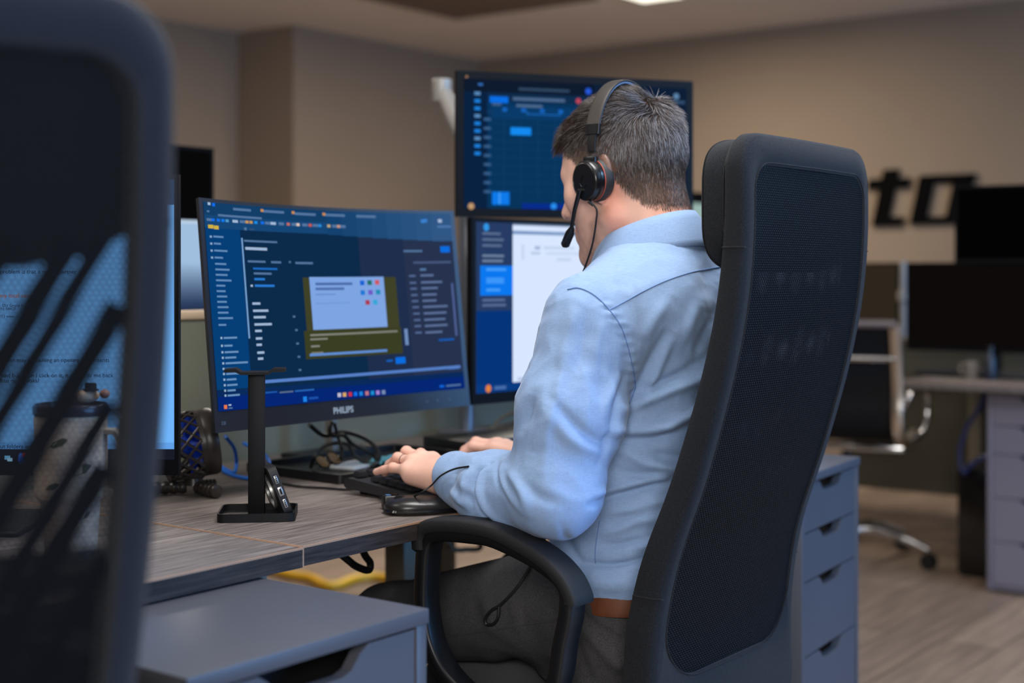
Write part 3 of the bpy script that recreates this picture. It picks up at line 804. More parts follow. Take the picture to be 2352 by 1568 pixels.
# --- upper monitor
U_ = [(0, 0, 1, 1, (8, 52, 92)), (0, 0, 1, .10, (14, 26, 46)), (0, .10, .10, 1, (10, 34, 66)), (.10, .10, 1, .17, (16, 44, 76)), (.56, 0, 1, 1, (14, 30, 54)), (.10, .24, .55, .26, (20, 60, 100)), (.12, .2, .54, .30, (10, 58, 104))]
for i in range(9): U_.append((.12, .34 + i * .065, .55, .342 + i * .065, (22, 70, 112))); U_.append((.045, .10 + i * .058, .07, .125 + i * .058, (30, 130, 225) if i % 3 else (90, 140, 190))); U_.append((.085, .30 + i * .07, .115, .32 + i * .07, (56, 96, 140)))
for i in range(6): U_.append((.17 + i * .075, .3, .172 + i * .075, .93, (20, 66, 108)))
U_ += [(.11, .13, .19, .18, (10, 110, 230)), (.235, .055, .46, .075, (50, 74, 100)), (.21, .13, .44, .155, (76, 104, 140)), (.225, .185, .34, .205, (80, 108, 144)), (.12, .185, .16, .2, (70, 100, 140)),
       (.20, .365, .29, .425, (20, 138, 240)), (.12, .87, .195, .97, (14, 122, 235)), (.15, .875, .155, .965, (80, 170, 250)), (.25, .955, .56, 1, (8, 44, 140)), ('d', .39, .975, .007, (40, 140, 240)), (.56, 0, .565, 1, (8, 16, 30)),
       ('d', .545, .06, .007, (40, 90, 220)), ('d', .545, .155, .007, (60, 90, 210)), ('d', .50, .14, .006, (190, 70, 90)), ('d', .552, .15, .004, (220, 80, 80)), (.585, .11, .62, .125, (90, 120, 150)), ('d', .95, .07, .007, (90, 130, 170)), (.94, .105, .99, .13, (50, 78, 110)),
       (.58, .16, .66, .24, (18, 38, 66)), ('d', .03, .985, .007, (190, 150, 110)), (.06, .035, .08, .05, (60, 120, 200))]
for i in range(5): U_.append((.165 + i * .082, .215, .185 + i * .082, .245, (24, 100, 190)))
U_ += [(.27, .255, .42, .262, (30, 110, 200)), (.27, .235, .274, .262, (30, 110, 200)), (.416, .235, .42, .262, (30, 110, 200)), (.5, .25, .54, .262, (24, 90, 170))]
M_, w_ = placed((2.328, 1.892), (2.778, 1.579), 1.222)
tv = monitor('monitor mounted high behind the head with a blue calendar screen', w_, .308, (.016, .016, .016, .018), M_, U_, thick=.03,
             marks=[('o', -.255, .293, .010, mat('orange_mark', rgb(215, 150, 95), .5))])
arm = thing('monitor_mount', 'pale grey monitor arm sticking out beside the high blue monitor', 'monitor arm', (2.56, 2.05, DZ))
iv = inv(arm)
obj('pole', lathe([(.018, 0), (.018, .62)], 20), m_greymetal, arm)
obj('clamp_base', box(-.05, .05, -.05, .05, .0005, .012, .003), m_greymetal, arm)
pj = iv @ Vector((2.56, 1.79, 1.375))
A0 = iv @ W(1015, 205, 3.3); A1 = iv @ W(1075, 330, 3.22)
lk = obj('arm_link', tube([A0, A0 * .5 + A1 * .5, A1, A1 + Vector((.1, .0, -.06))], [.018, .022, .024, .02], 14), m_arm, arm)
obj('joint', lathe([(0, 0), (.022, 0), (.024, .004), (.024, .05), (.02, .054), (0, .054)], 20), m_arm, lk, M=Matrix.Translation(A0 - Vector((0, 0, .03))))
obj('upper_arm', tube([A1 + Vector((.1, 0, -.06)), (0, 0, .60), pj], [.018, .018, .016], 12), m_arm, arm)
# --- left monitor with the message
tm = 2.0
def LX(px): return (px - CX) / F * tm
def LZ(py): return HC - (py - HY) / F * tm
LW, LH = .71, LZ(400) - LZ(1091)
orr = FW * tm + RT * (LX(410) - LW / 2); orr.z = LZ(1091)
Ml = axes(orr, RT, FW, (0, 0, 1))
l0, r0, t0, b0 = .006, .006, LZ(400) - LZ(412), LZ(1055) - LZ(1091)
sw, sh = LW - l0 - r0, LH - t0 - b0
xl = LX(410) - LW + l0
U = lambda px: (LX(px) - xl) / sw
Vv = lambda py: (LZ(412) - LZ(py)) / sh
wht = (112, 180, 250)
ink = (22, 50, 86)
T_ = [(0, 0, 1, 1, wht, 1.0), (0, Vv(412), 1, Vv(470), (40, 70, 110)), (0, Vv(1031), 1, 1, (24, 26, 38)), (0, Vv(1016), 1, Vv(1031), (96, 160, 232))]
sz = .0082
for px, py, s, c in ((-36, 628, 'bigger problem is that a named partner was', ink), (0, 683, 'my local center', (190, 110, 60)), (-2, 704, '1 Old Grand Road, Suite K', ink), (-38, 712, 'Hampton, NJ 08827', ink), (-44, 729, '908 555 0993 | www.ste', ink),
                     (-62, 831, 'any ideas on what may be causing an opening attachments', ink), (-50, 866, 'it has worked but when I click on it, it just takes me back', ink), (0, 878, 'into quickbooks?', ink), (-6, 1029, 'out folders are up to update', ink)):
    T_.append(('t', U(px), Vv(py), .0056 if py in (704, 712, 729) else sz, s, c))
T_ += [(U(11), Vv(1046), U(24), Vv(1055), (120, 190, 240)), (U(17), Vv(1051), U(29), Vv(1059), (160, 215, 250)), (U(42), Vv(1046), U(57), Vv(1060), (30, 100, 235)), (U(44), Vv(1062), U(55), Vv(1064), (40, 140, 240)), ('d', U(49), Vv(1045), .0035, (60, 120, 240)), ('d', U(56), Vv(1044), .0032, (220, 40, 50)),
       ('d', U(79), Vv(1050), .0052, (60, 160, 80)), ('d', U(77), Vv(1047), .0035, (215, 60, 50)), ('d', U(79), Vv(1050), .0024, (70, 120, 230)), ('t', U(272), Vv(1049), .011, '^', (210, 220, 230)), (U(268), Vv(1018), U(278), Vv(1027), (60, 100, 150)), (U(270), Vv(1020), U(276), Vv(1025), wht)]
monitor('large monitor with a text message, behind the blurred chair', LW, LH, (l0, r0, t0, b0), Ml, T_, stand=(.10, .05, m_blackplastic))
# --- monitors on the desks beyond the divider
G1 = [(0, 0, 1, 1, (160, 190, 222))] + [(0, .28 + .022 * i, 1, 1, (158 - 9 * i, 188 - 10 * i, 220 - 10 * i)) for i in range(14)] + [(0, .6, 1, 1, (30, 44, 70)), (.62, 0, 1, .02, (195, 215, 235))]
offs = [(0, 0, 1, 1, (8, 8, 9))]
def far_stand(name, label, x, y, h, zb=DZ):
    t = thing(name, label, 'monitor stand', (x, y, 0))
    obj('pole', lathe([(.018, zb + .0005), (.018, h)], 16), m_greymetal, t); obj('base', lathe([(0, zb + .0005), (.09, zb + .0005), (.09, zb + .01), (.02, zb + .016)], 24), m_greymetal, t)
    return t
desk('pale desk on the far side of the divider, mostly hidden', -.35, 3.02, 2.20, 3.02, [(-.28, 2.26, .027), (2.70, 2.96, .027), (-.28, 2.96, .027), (2.72, 2.26, .027)])
pa = Wy(520, 700, 2.62)
M_, w_ = placed((pa.x - .58, 2.62), (pa.x, 2.62), .86)
monitor('pale glowing monitor seen in the gap left of the curved monitor', w_, .372, (.01, .01, .004, .02), M_, G1, stand=(.08, .04, m_blackplastic))
pa = Wy(491, 400, 2.86)
M_, w_ = placed((pa.x - .56, 2.86), (pa.x, 2.86), 1.105)
monitor('switched-off dark monitor high against the left wall', w_, .325, (.01, .01, .01, .02), M_, offs, thick=.03)
fs = far_stand('monitor_stand', 'metal pole holding the switched-off dark monitor', pa.x - .28, 2.912, 1.3)
pa = Wy(1560, 500, 1.86)
M_, w_ = placed((2.862, 1.665), (3.33, 1.455), .845)
monitor('bright monitor peeking out between shirt collar and chair headrest', w_, .378, (.01, .01, .008, .02), M_, [(0, 0, 1, 1, (200, 222, 255), 1.1), (0, .07, 1, .10, (110, 150, 210)), (0, .95, 1, 1, (10, 60, 130))], stand=(.10, .04, m_blackplastic), sx=-.155)
pa = Wy(1545, 500, 2.66)
M_, w_ = placed((pa.x, 2.66), (pa.x + .55, 2.66), 1.055)
monitor('pale green screen with thick black top behind the chair headrest', w_, .355, (.012, .012, .042, .02), M_, [(0, 0, 1, 1, (168, 196, 190), .8)], thick=.03)
far_stand('monitor_stand', 'metal pole under the pale green screen beyond the divider', pa.x + .27, 2.712, 1.2, 0)
# ================================================================ things on the desks
# headset stand
p = Wz(590, 1187, DZ)
hs = thing('headset_stand', 'black metal headset stand with flat tray base on the desk', 'headset stand', (p.x, p.y, DZ), 0)
ax = RT.normalized(); ay = FW.normalized()
rzs = math.atan2(RT.y, RT.x) + math.radians(6)
hs.rotation_euler.z = rzs
O = rrect(-.056, .060, -.050, .050, .012, .012, 5, 2); I = rrect(-.0535, .0575, -.0475, .0475, .010, .010, 5, 2)
v, f = frame_prism(O, I, 0, .013); obj('base_rim', ([Vector((a.x, a.z, a.y)) for a in v], f), m_mattblack, hs, angle=30)
v, f = prism(I, .0003, .003); obj('base_tray', ([Vector((a.x, a.z, a.y)) for a in v], f), m_mattblack, hs, smooth=False)
obj('post', box(-.0125, .0125, -.012, .004, .003, .222, .001), m_mattblack, hs)
hk = [(-.047, .2225), (-.030, .2225), (-.022, .2185), (.018, .2185), (.026, .2225), (.044, .2225), (.044, .2275), (.026, .228), (.018, .2225), (-.022, .2225), (-.030, .228), (-.047, .2265)]
obj('hook_plate', prism(hk, -.026, .012), m_mattblack, hs, smooth=False)

# phone leaning on the stand's post: long side on the tray, bottom short edge towards the camera
ph = thing('smartphone', 'black-cased smartphone leaning on its long side against the headset stand', 'phone', (0, 0, 0))
pb = hs.matrix_basis
mw = Matrix.Translation(hs.location) @ Matrix.Rotation(rzs, 4, 'Z')
base = mw @ Vector((.052, -.046, .0095)); lean = math.radians(20)
up = (-ax * math.sin(lean) + Vector((0, 0, math.cos(lean)))); lng = (ay * .90 - ax * .36).normalized(); nrm = lng.cross(up).normalized()
PM = axes(base, lng, up, nrm); ph.matrix_world = PM
LPH, WPH, TPH = .150, .077, .0125
poly = rrect(0, LPH, 0, WPH, .011, .011, 6, 2)
v, f = prism(poly, -TPH / 2, TPH / 2); bm = MB(); bm.add(([Vector((a.x, a.z, a.y)) for a in v], f))
obj('case', bm, mat('phone_case', rgb(30, 29, 30), .55, bump=(1200, .1)), ph, angle=30)
scr = MB(); v, f = prism(rrect(.006, LPH - .006, .006, WPH - .006, .008, .008, 4), TPH / 2 if nrm.dot(ax) > 0 else -TPH / 2 - .0006, TPH / 2 + .0006 if nrm.dot(ax) > 0 else -TPH / 2)
scr.add(([Vector((a.x, a.z, a.y)) for a in v], f)); obj('glass', scr, m_gloss, ph, smooth=False)
s_back = -1 if nrm.dot(ax) > 0 else 1
m_silver = mat('silver_trim', rgb(190, 190, 188), .3, metal=.8)
def edgebox(y0, y1, h, m, n, d=.0008):
    obj(n, box(-d, .001, y0, y1, -h, h, .0006), m, ph)
edgebox(.0125, .026, .0024, m_silver, 'speaker_slot'); edgebox(.0315, .0455, .0034, m_silver, 'charging_port'); edgebox(.051, .0635, .0024, m_silver, 'speaker_slot')
obj('port_opening', box(-.0011, .001, .034, .043, -.0016, .0016, .0008), m_dark, ph)
for i in range(4):
    for y0 in (.0142, .0527): obj('slot_hole', box(-.0011, .001, y0 + i * .0028, y0 + i * .0028 + .0016, -.0011, .0011), m_dark, ph)
obj('camera_ring', lathe([(.026, 0), (.0285, 0), (.0285, .004), (.026, .004)], 36, False), m_silver, ph, M=axes((.065, .036, s_back * TPH / 2), (1, 0, 0), (0, 1, 0), (0, 0, s_back)))
obj('camera_bump', box(.118, .145, .045, .073, *sorted((s_back * TPH / 2, s_back * (TPH / 2 + .003))), .001), m_gloss, ph)

# clip fan with flexible tripod
fd = (RT * .93 + FW * .36).normalized(); fs_ = Vector((-fd.y, fd.x, 0)); fc = W(444, 1020, 2.395)
fan = thing('desk_fan', 'small black lattice-caged desk fan on bumpy bendable legs', 'fan', (fc.x, fc.y, DZ))
fv = inv(fan); c0 = fv @ fc
FM = axes(c0, fs_, (0, 0, 1), fd) if fs_.cross(Vector((0, 0, 1))).dot(fd) > 0 else axes(c0, -fs_, (0, 0, 1), fd)
tilt = Matrix.Rotation(math.radians(-9), 4, 'X'); FM = FM @ tilt
m_fan = mat('fan_black', rgb(52, 46, 42), .32, bump=(60, .1)); m_fanblue = mat('fan_blue', rgb(10, 70, 210), .35)
obj('front_ring', lathe([(.050, .014), (.054, .011), (.056, .015), (.057, .030), (.055, .036), (.050, .036), (.0485, .030)], 40, False), m_fan, fan, M=FM)
obj('cage_band', lathe([(.0535, .006), (.056, .006), (.0565, .014), (.054, .014)], 40, False), m_fan, fan, M=FM)
cg = MB(); nC = 15
for i in range(nC):
    for s in (-1, 1):
        P = []
        for k in range(9):
            u = k / 8; a = 2 * PI * (i + s * u * 3.0) / nC; z = .008 - .056 * min(u * 1.35, 1); r = .055 - .006 * u * u if u < .75 else .0525 - (u - .75) * .12
            P.append((r * math.cos(a), r * math.sin(a), z))
        cg.add(tube(P, .0024, 5), 0)
cg.add(lathe([(.0, -.047), (.022, -.047), (.024, -.043), (0, -.043)], 24), 0)
obj('rear_cage', cg, m_fan, fan, M=FM)
gr = MB()
for i in range(16):
    a = 2 * PI * i / 16; gr.add(tube([(.012 * math.cos(a), .012 * math.sin(a), .036), (.049 * math.cos(a + .5), .049 * math.sin(a + .5), .033)], .0011, 5), 0)
gr.add(lathe([(0, .034), (.014, .034), (.014, .038), (0, .038)], 20), 0)
obj('front_grille', gr, m_fan, fan, M=FM)
bl = obj('fan_hub', lathe([(0, -.02), (.016, -.02), (.016, .015), (0, .018)], 20), m_fanblue, fan, M=FM)
for k in range(5):
    V = []; Fc = []
    for i in range(5):
        for j in range(5):
            r = .014 + .034 * i / 4; a = 2 * PI * k / 5 + .9 * (j / 4 - .5); V.append(Vector((r * math.cos(a), r * math.sin(a), -.012 + .022 * j / 4)))
    for i in range(4):
        for j in range(4): q0 = i * 5 + j; Fc.append((q0, q0 + 1, q0 + 6, q0 + 5))
    b_ = obj('fan_blade', (V, Fc), m_fanblue, fan, M=FM)
obj('neck', tube([c0 + Vector((0, 0, -.05)), c0 + Vector((0, 0, -.062)), (c0.x, c0.y, .016)], [.014, .0165, .0175], 16), m_fan, fan)
obj('neck_collar', lathe([(.0185, .028), (.0195, .03), (.0195, .036), (.0185, .038)], 20, False), m_fan, fan, M=Matrix.Translation((c0.x, c0.y, 0)))
for dirv, ln in ((RT * .75 - FW * .75, .058), (RT * .55 + FW * .25, .052), (-RT * .9 - FW * .25, .075)):
    P = []; R2 = []; n = 34
    for i in range(n):
        u = i / (n - 1); pt = Vector((c0.x, c0.y, 0)) + dirv * (.012 + ln * u); pt.z = .013 - .0005 * u
        P.append(pt); R2.append((.0088 + .0022 * abs(math.sin(u * PI * 5)) + .001 * u) * (.55 if i == n - 1 else 1))
    obj('bendable_leg', tube(P, R2, 12), m_fan, fan)
P1 = Vector((c0.x, c0.y, 0)) + (-RT * .9 - FW * .25) * .087 ; 

# tumbler with straw-cap figure
tp = Wz(163, 1282, DZ)
tb = thing('tumbler', 'tall pale patterned travel tumbler seen through the blurred chair mesh', 'tumbler', (tp.x, tp.y, DZ))
m_tum = mat('cream_printed_metal', rgb(196, 178, 160), .45, var=(38, .32)); m_lid = mat('smoky_lid', rgb(52, 48, 62), .2)
obj('body', lathe([(0, 0), (.030, 0), (.0325, .003), (.036, .06), (.0375, .075), (.0455, .083), (.0465, .186), (.045, .188), (0, .188)], 40), m_tum, tb)
obj('lid', lathe([(0, .1885), (.0475, .1885), (.048, .191), (.048, .199), (.046, .202), (.044, .2015), (.043, .196), (0, .196)], 40), m_lid, tb)
hp = RT * .046 + Vector((0, 0, .17)); hd = RT
obj('handle', tube(spline([RT * .040 + Vector((0, 0, .165)), RT * .060 + Vector((0, 0, .163)), RT * .066 + Vector((0, 0, .13)), RT * .064 + Vector((0, 0, .09)), RT * .040 + Vector((0, 0, .086))], 6), 1, sec=rsec(.004, .010), up=FW), m_tum, tb)
m_leaf = mat('leaf_print', rgb(84, 92, 62), .5); m_beige = mat('beige_figure', rgb(206, 176, 148), .5)
dec = MB()
for a0, z0, s0 in ((-2.5, .155, 1), (-1.9, .12, 1.2), (-2.7, .10, .8), (-1.5, .17, 1), (-2.2, .045, .8), (-1.7, .06, .9)):
    A = a0 + math.atan2(RT.y, RT.x) + .9; r = interp(z0, [0, .06, .083, .186], [.0325, .036, .0458, .0467]) + .0004
    pts = [(.012 * s0, 0), (.005 * s0, .005 * s0), (-.006 * s0, .004 * s0), (-.012 * s0, 0), (-.006 * s0, -.004 * s0), (.005 * s0, -.005 * s0)]
    dec.add(([Vector((r * math.cos(A + x / r), r * math.sin(A + x / r), z0 + z + x * .4)) for x, z in pts], [tuple(range(6))]), 0)
obj('leaf_print', dec, m_leaf, tb, smooth=False)
def blob(c, r): return lathe([(r * math.cos(a), c[2] + r * math.sin(a)) for a in np.linspace(-PI / 2, PI / 2, 10)], 14)
fg = bpy.data.objects.new('straw_cap_figure', None); COL.objects.link(fg); 
tag(fg, 'little cream animal-shaped cap with dark hat lying on the tumbler lid', 'straw cap'); fg.location = Vector((tp.x, tp.y, DZ + .2025)) + RT * .020
mbf = MB(); mbf.add(superell((0, 0, .009), (.020, .010, .009), (2, 2), 18, 10))
for s in (-1,): mbf.add(tube([RT * -.016 + Vector((0, 0, .010)), RT * -.024 + Vector((0, 0, .020))], [.006, .002], 8))
obj('body', mbf, m_beige, fg); obj('hat', lathe([(0, .016), (.010, .016), (.010, .018), (.0075, .018), (.007, .026), (0, .0265)], 16), m_dark, fg, M=Matrix.Translation(RT * .006))
obj('snout', superell((0, 0, 0), (.007, .006, .006), (2, 2), 12, 8), mat('snout_pink', rgb(160, 110, 90), .5), fg, M=Matrix.Translation(RT * .024 + Vector((0, 0, .012))))

# small white box at the divider foot of the left monitor
wb = thing('power_adapter', 'small off-white block on the desk between big monitor and fan', 'adapter', Wz(372, 1116, DZ))
obj('body', box(-.035, .02, -.03, .03, .0004, .036, .006, 3), m_white, wb)
obj('socket_face', box(.0195, .0212, -.015, .015, .008, .028, .002), m_white, wb)

# tray with spectacles and papers
tr = thing('desk_tray', 'shallow black tray under the curved monitor holding glasses and paper', 'tray', (2.025, 1.862, DZ), math.radians(-3))
obj('tray_floor', box(-.195, .195, -.125, .125, .0005, .006, .001), m_blackplastic, tr)
v, f = frame_prism(rrect(-.20, .20, -.13, .13, .012, .012, 5, 2), rrect(-.186, .186, -.116, .116, .006, .006, 5, 2), .0005, .017)
obj('rim', ([Vector((a.x, a.z, a.y)) for a in v], f), m_blackplastic, tr, angle=35)
zt = DZ + .0065
def flat(name, label, cat, px, py, w, d, h, m, rz, z=zt):
    c = Wz(px, py, z); t = thing(name, label, cat, c, rz)
    obj('sheet', box(-w / 2, w / 2, -d / 2, d / 2, .0004, h, .0006), m, t); return t
nt = flat('notepad', 'pale notepad lying in the black tray behind the glasses', 'notepad', 815, 1072, .085, .055, .006, m_paper, .15)
obj('binding', box(-.0425, .0425, .0225, .0275, .006, .0075), m_white, nt)
wr = thing('candy_wrapper', 'crumpled teal wrapper by the fingertips of the left hand', 'wrapper', Wz(866, 1066, zt) + Vector((0, 0, 0)), .3)
V = []; Fc = []; nx, ny = 12, 6
for j in range(ny + 1):
    for i in range(nx + 1):
        x = -.045 + .09 * i / nx; y = -.018 + .036 * j / ny
        V.append(Vector((x, y, .006 + .006 * noise.noise(Vector((x * 60, y * 60, 3))) + .004 * math.sin(i * 1.7))))
for j in range(ny):
    for i in range(nx): a = j * (nx + 1) + i; Fc.append((a, a + 1, a + nx + 2, a + nx + 1))
obj('foil', (V, Fc), m_teal, wr, smooth=False)
obj('twist_end', tube([(.045, 0, .006), (.056, .004, .008), (.066, -.002, .004)], [.004, .002, .008], 7), m_teal, wr)
gp = Wz(762, 1078, zt)
gl = thing('eyeglasses', 'folded eyeglasses with brownish lenses lying in the black tray', 'glasses', gp + Vector((0, 0, .003)), math.radians(20))
gl.rotation_euler.x = math.radians(-42); gl.scale = (.8, .8, .8)
for sx in (-1, 1):
    lp = [Vector((sx * .033 + .026 * math.copysign(abs(math.cos(a)) ** .8, math.cos(a)), -.006, .020 + .018 * math.copysign(abs(math.sin(a)) ** .8, math.sin(a)))) for a in np.linspace(0, 2 * PI, 24, False)]
    rm = obj('rim', tube(lp, .0019, 6, True), m_gloss, gl)
    obj('lens', ([Vector((p.x, p.y, p.z)) for p in lp], [tuple(range(24))]), m_copper, rm, smooth=False)
    obj('temple', tube(spline([(sx * .060, -.005, .028), (sx * .060, .006, .027), (sx * .01, .012 + .004 * sx, .022), (-sx * .05, .016 + .004 * sx, .012), (-sx * .062, .016 + .004 * sx, .003)], 4), .0016, 6), m_gloss, gl)
obj('bridge', tube([(-.008, -.006, .026), (0, -.007, .029), (.008, -.006, .026)], .0016, 6), m_gloss, gl)

# docking box
dk = thing('docking_box', 'flat black box with silver knob behind the right hand', 'docking box', Wz(1160, 1040, DZ), math.radians(-12))
obj('case', box(-.115, .115, -.012, .13, .0008, .033, .003), m_blackplastic, dk)
obj('front_panel', box(-.108, .108, -.0128, -.011, .005, .029), m_gloss, dk)
obj('knob', lathe([(0, 0), (.010, 0), (.010, .010), (.008, .012), (0, .012)], 20), m_chrome, dk, M=Matrix.Translation((.095, .015, .033)))

# keyboard
kc = Vector((1.955, 1.548, DZ)); ka = math.radians(-4)
kb = thing('keyboard', 'black full-size keyboard under the typing hands', 'keyboard', kc, ka)
KW, KD = .43, .205
wedge = [(-KD / 2, .006), (-KD / 2 + .008, .0005), (KD / 2 - .006, .010), (KD / 2, .014), (KD / 2 - .002, .026), (KD / 2 - .010, .028), (-KD / 2 + .065, .016), (-KD / 2 + .004, .010)]
v, f = prism(wedge, -KW / 2, KW / 2); obj('base', ([Vector((a.y, a.x, a.z)) for a in v], f), mat('keyboard_black', rgb(40, 40, 42), .5), kb, smooth=False)
for sx in (-1, 1): obj('foot', box(sx * .18 - .018, sx * .18 + .018, .07, .082, .0003, .012, .002), m_blackplastic, kb)
kbm = bmesh.new(); bmesh.ops.create_cube(kbm, size=1)
for v_ in kbm.verts: s_ = .80 if v_.co.z > 0 else 1; v_.co = Vector((v_.co.x * .0165 * s_, v_.co.y * .0165 * s_, v_.co.z * .008))
bmesh.ops.bevel(kbm, geom=kbm.edges[:], offset=.0012, segments=2, affect='EDGES'); kme = bpy.data.meshes.new('key'); kbm.to_mesh(kme); kbm.free(); kme.materials.append(mat('keycap_black', rgb(34, 34, 37), .42))
kme2 = kme.copy(); kme2.materials.clear(); kme2.materials.append(mat('blue_keycap', rgb(40, 120, 190), .4))
slope = math.atan2(.012, KD - .075)
for r in range(6):
    for c in range(16):
        if r == 0 and c in (4, 5, 6, 9, 10, 11): continue
        o = link('key', kme, kb)
        yy_ = -KD / 2 + .060 + r * .0245 if r < 5 else KD / 2 - .018
        if r < 5: yy_ = -KD / 2 + .062 + r * .0205
        o.location = (-KW / 2 + .022 + c * .0258, yy_, .0205 + (yy_ + KD / 2 - .062) * math.tan(slope) + .0015); o.rotation_euler.x = slope
        o.scale = (1.42, 1.12, 1) if r else (1.42, 1.12, 1)
sb = link('space_bar', kme, kb); sb.location = (-.03, -KD / 2 + .062, .022); sb.rotation_euler.x = slope; sb.scale = (8, 1.15, 1)

# mouse under the cuff, headset control pod
mp_ = Wz(962, 1172, DZ)
ms = thing('computer_mouse', 'glossy black domed mouse at the desk edge under the left cuff', 'mouse', (1.690, 1.440, DZ), math.radians(-33))
V, Fc = superell((0, 0, 0), (.062, .036, .016), (2.2, 2.6), 32, 20)
obj('shell', ([Vector((p.x, p.y, max(p.z, 0) * (1 - .25 * (p.x / .062)) + .010 if p.z > 0 else .010 + max(p.z, -.004))) for p in V], Fc), mat('mouse_gloss', rgb(34, 32, 31), .3, spec=.45), ms, angle=70)
obj('base_plate', superell((0, 0, .0055), (.064, .038, .005), (4, 2.8), 32, 8), m_gloss, ms)
obj('scroll_wheel', lathe([(0, -.003), (.008, -.003), (.008, .003), (0, .003)], 16), m_blackplastic, ms, M=axes((-.040, 0, .020), (1, 0, 0), (0, 0, 1), (0, -1, 0)))
obj('button_seam', box(-.045, -.01, -.0006, .0006, .022, .0262), m_dark, ms)

# cables -----------------------------------------------------------------------------------------------------------
def cable(name, label, pts, r, m, cat='cable', group=None, n=8):
    P = spline(pts, n); c = Vector((sum(p.x for p in P) / len(P), sum(p.y for p in P) / len(P), min(p.z for p in P)))
    o = link(name, MB().add(tube([p - c for p in P], r, 8)).mesh(name, m)); o.location = c
    return tag(o, label, cat, group)
zc = DZ + .006
cable('black_cable', 'thick black cable looping up from the tray to the curved monitor', [Wy(710, 975, 1.86), Wy(745, 1000, 1.87), Wy(790, 992, 1.87), Wy(840, 1008, 1.86), Wy(868, 1035, 1.84), Wy(870, 1055, 1.83), Wz(864, 1062, zt + .006)], .0042, m_rubber)
cable('black_cable', 'black cable hanging in a narrow loop below the logo of the curved monitor', [Wy(762, 968, 1.86), Wy(757, 985, 1.86), Wy(763, 1000, 1.86), Wy(790, 1000, 1.86), Wy(810, 1020, 1.86), Wy(850, 1040, 1.85), Wy(866, 1058, 1.84), Wz(858, 1068, zt + .005)], .0038, m_rubber)
cable('black_cable', 'black cable arching over the tray in a wide low bow', [Wz(714, 1072, zt + .005), Wy(722, 1050, 1.84), Wy(745, 1025, 1.85), Wy(775, 1017, 1.86), Wy(800, 1022, 1.86), Wy(815, 1045, 1.85), Wz(840, 1062, zt + .008), Wz(870, 1066, zt + .006)], .0036, m_rubber)
cable('black_cable', 'thin black cable curving down onto the eyeglasses', [Wy(768, 972, 1.86), Wy(775, 1000, 1.86), Wy(785, 1030, 1.84), Wz(782, 1056, zt + .010), Wz(762, 1064, zt + .006), Wz(740, 1060, zt + .006)], .003, m_rubber)
cable('thin_cable', 'thin black cord lying across the desk from phone to keyboard', [Wz(648, 1110, DZ + .003), Wz(690, 1117, DZ + .003), Wz(740, 1120, DZ + .003), Wz(800, 1124, DZ + .003), Wz(822, 1118, DZ + .004)], .0022, m_rubber)
cable('blue_network_cable', 'bright blue network cable curling on the desk behind the stand', [Wy(518, 1002, 1.95), Wy(538, 1030, 1.98), Wy(543, 1062, 2.0), Wz(536, 1085, DZ + .004), Wz(505, 1070, DZ + .004), Wz(520, 1085, DZ + .004), Wz(560, 1097, DZ + .004), Wz(600, 1096, DZ + .004), Wy(618, 1068, 1.84), Wy(612, 1048, 1.9), Wy(595, 1035, 1.98), Wy(560, 1018, 2.06)], .0034, m_blue)
cable('tan_cable', 'tan cable bundle bowing behind the forearm by the white monitor', [Wz(1120, 1000, DZ + .004), Wy(1130, 985, 1.98), Wy(1150, 962, 1.99), Wy(1180, 948, 2.0), Wy(1215, 945, 2.0), Wz(1240, 990, DZ + .004)], .0045, m_brown)
cable('tan_cable', 'lower tan cable bow beside the docking box', [Wz(1110, 1004, DZ + .004), Wy(1140, 990, 2.00), Wy(1165, 976, 2.02), Wy(1200, 970, 2.03), Wz(1235, 1000, DZ + .004)], .0045, m_brown)
cable('hanging_cable', 'thick black cable loop hanging below the desk edge', [Vector((1.62, 1.62, .694)), Wy(790, 1278, 1.60), Wy(818, 1300, 1.60), Wy(846, 1309, 1.60), Wy(850, 1292, 1.60), Wy(836, 1270, 1.60), Vector((1.70, 1.60, .694))], .0062, m_rubber, n=10)
cable('hanging_cable', 'faint tan cable loop hanging under the desk behind the armrest', [Vector((2.14, 2.05, .694)), Wy(1014, 1232, 2.02), Wy(1035, 1257, 2.02), Wy(1066, 1262, 2.02), Wy(1098, 1240, 2.02), Vector((2.29, 2.03, .694))], .006, mat('dull_cable', rgb(104, 86, 66), .6))
cable('extension_cord', 'thick yellow extension cord snaking across the floor under the desk', [Wz(600, 1300, .02), Wz(665, 1318, .018), Wz(712, 1326, .018), Wz(745, 1342, .018), Wz(775, 1343, .018), Wz(815, 1328, .018), Wz(860, 1323, .018), Wz(900, 1329, .018), Wz(980, 1345, .018)], .0165, m_yellow)

# ================================================================ right background
fdk = desk('far grey-brown desk along the right edge with dark monitors', 4.82, 5.56, .45, 1.90, [(5.50, .52, .027), (5.50, 1.868, .027), (4.9, .52, .027)])
desk('second far desk behind the chrome chair', 5.66, 6.40, 1.2, 3.3, [(6.34, 3.22, .027), (5.74, 3.22, .027), (5.74, 2.5, .027), (6.34, 1.3, .027)])
m_divdark = mat('dark_olive_divider', rgb(66, 62, 48), .6)
d2 = thing('desk_divider', 'grey-green divider standing along the far right desk', 'divider', (5.59, 1.5, 0))
obj('panel', box(-.012, .012, -1.0, .95, .22, .83), m_divdark, d2, smooth=False)  # carried down low as a dark sheet for the shade under the desk
obj('top_rail', box(-.015, .015, -1.0, .95, .83, .845, .002), m_legm, d2)
for y in (-.96, .93): obj('post', box(-.018, .018, y - .02, y + .02, 0, .83), m_legm, d2)
offb = [(0, 0, 1, 1, (13, 10, 9))]
M_, w_ = placed((5.20, 2.035), (5.20, 1.41), .815)
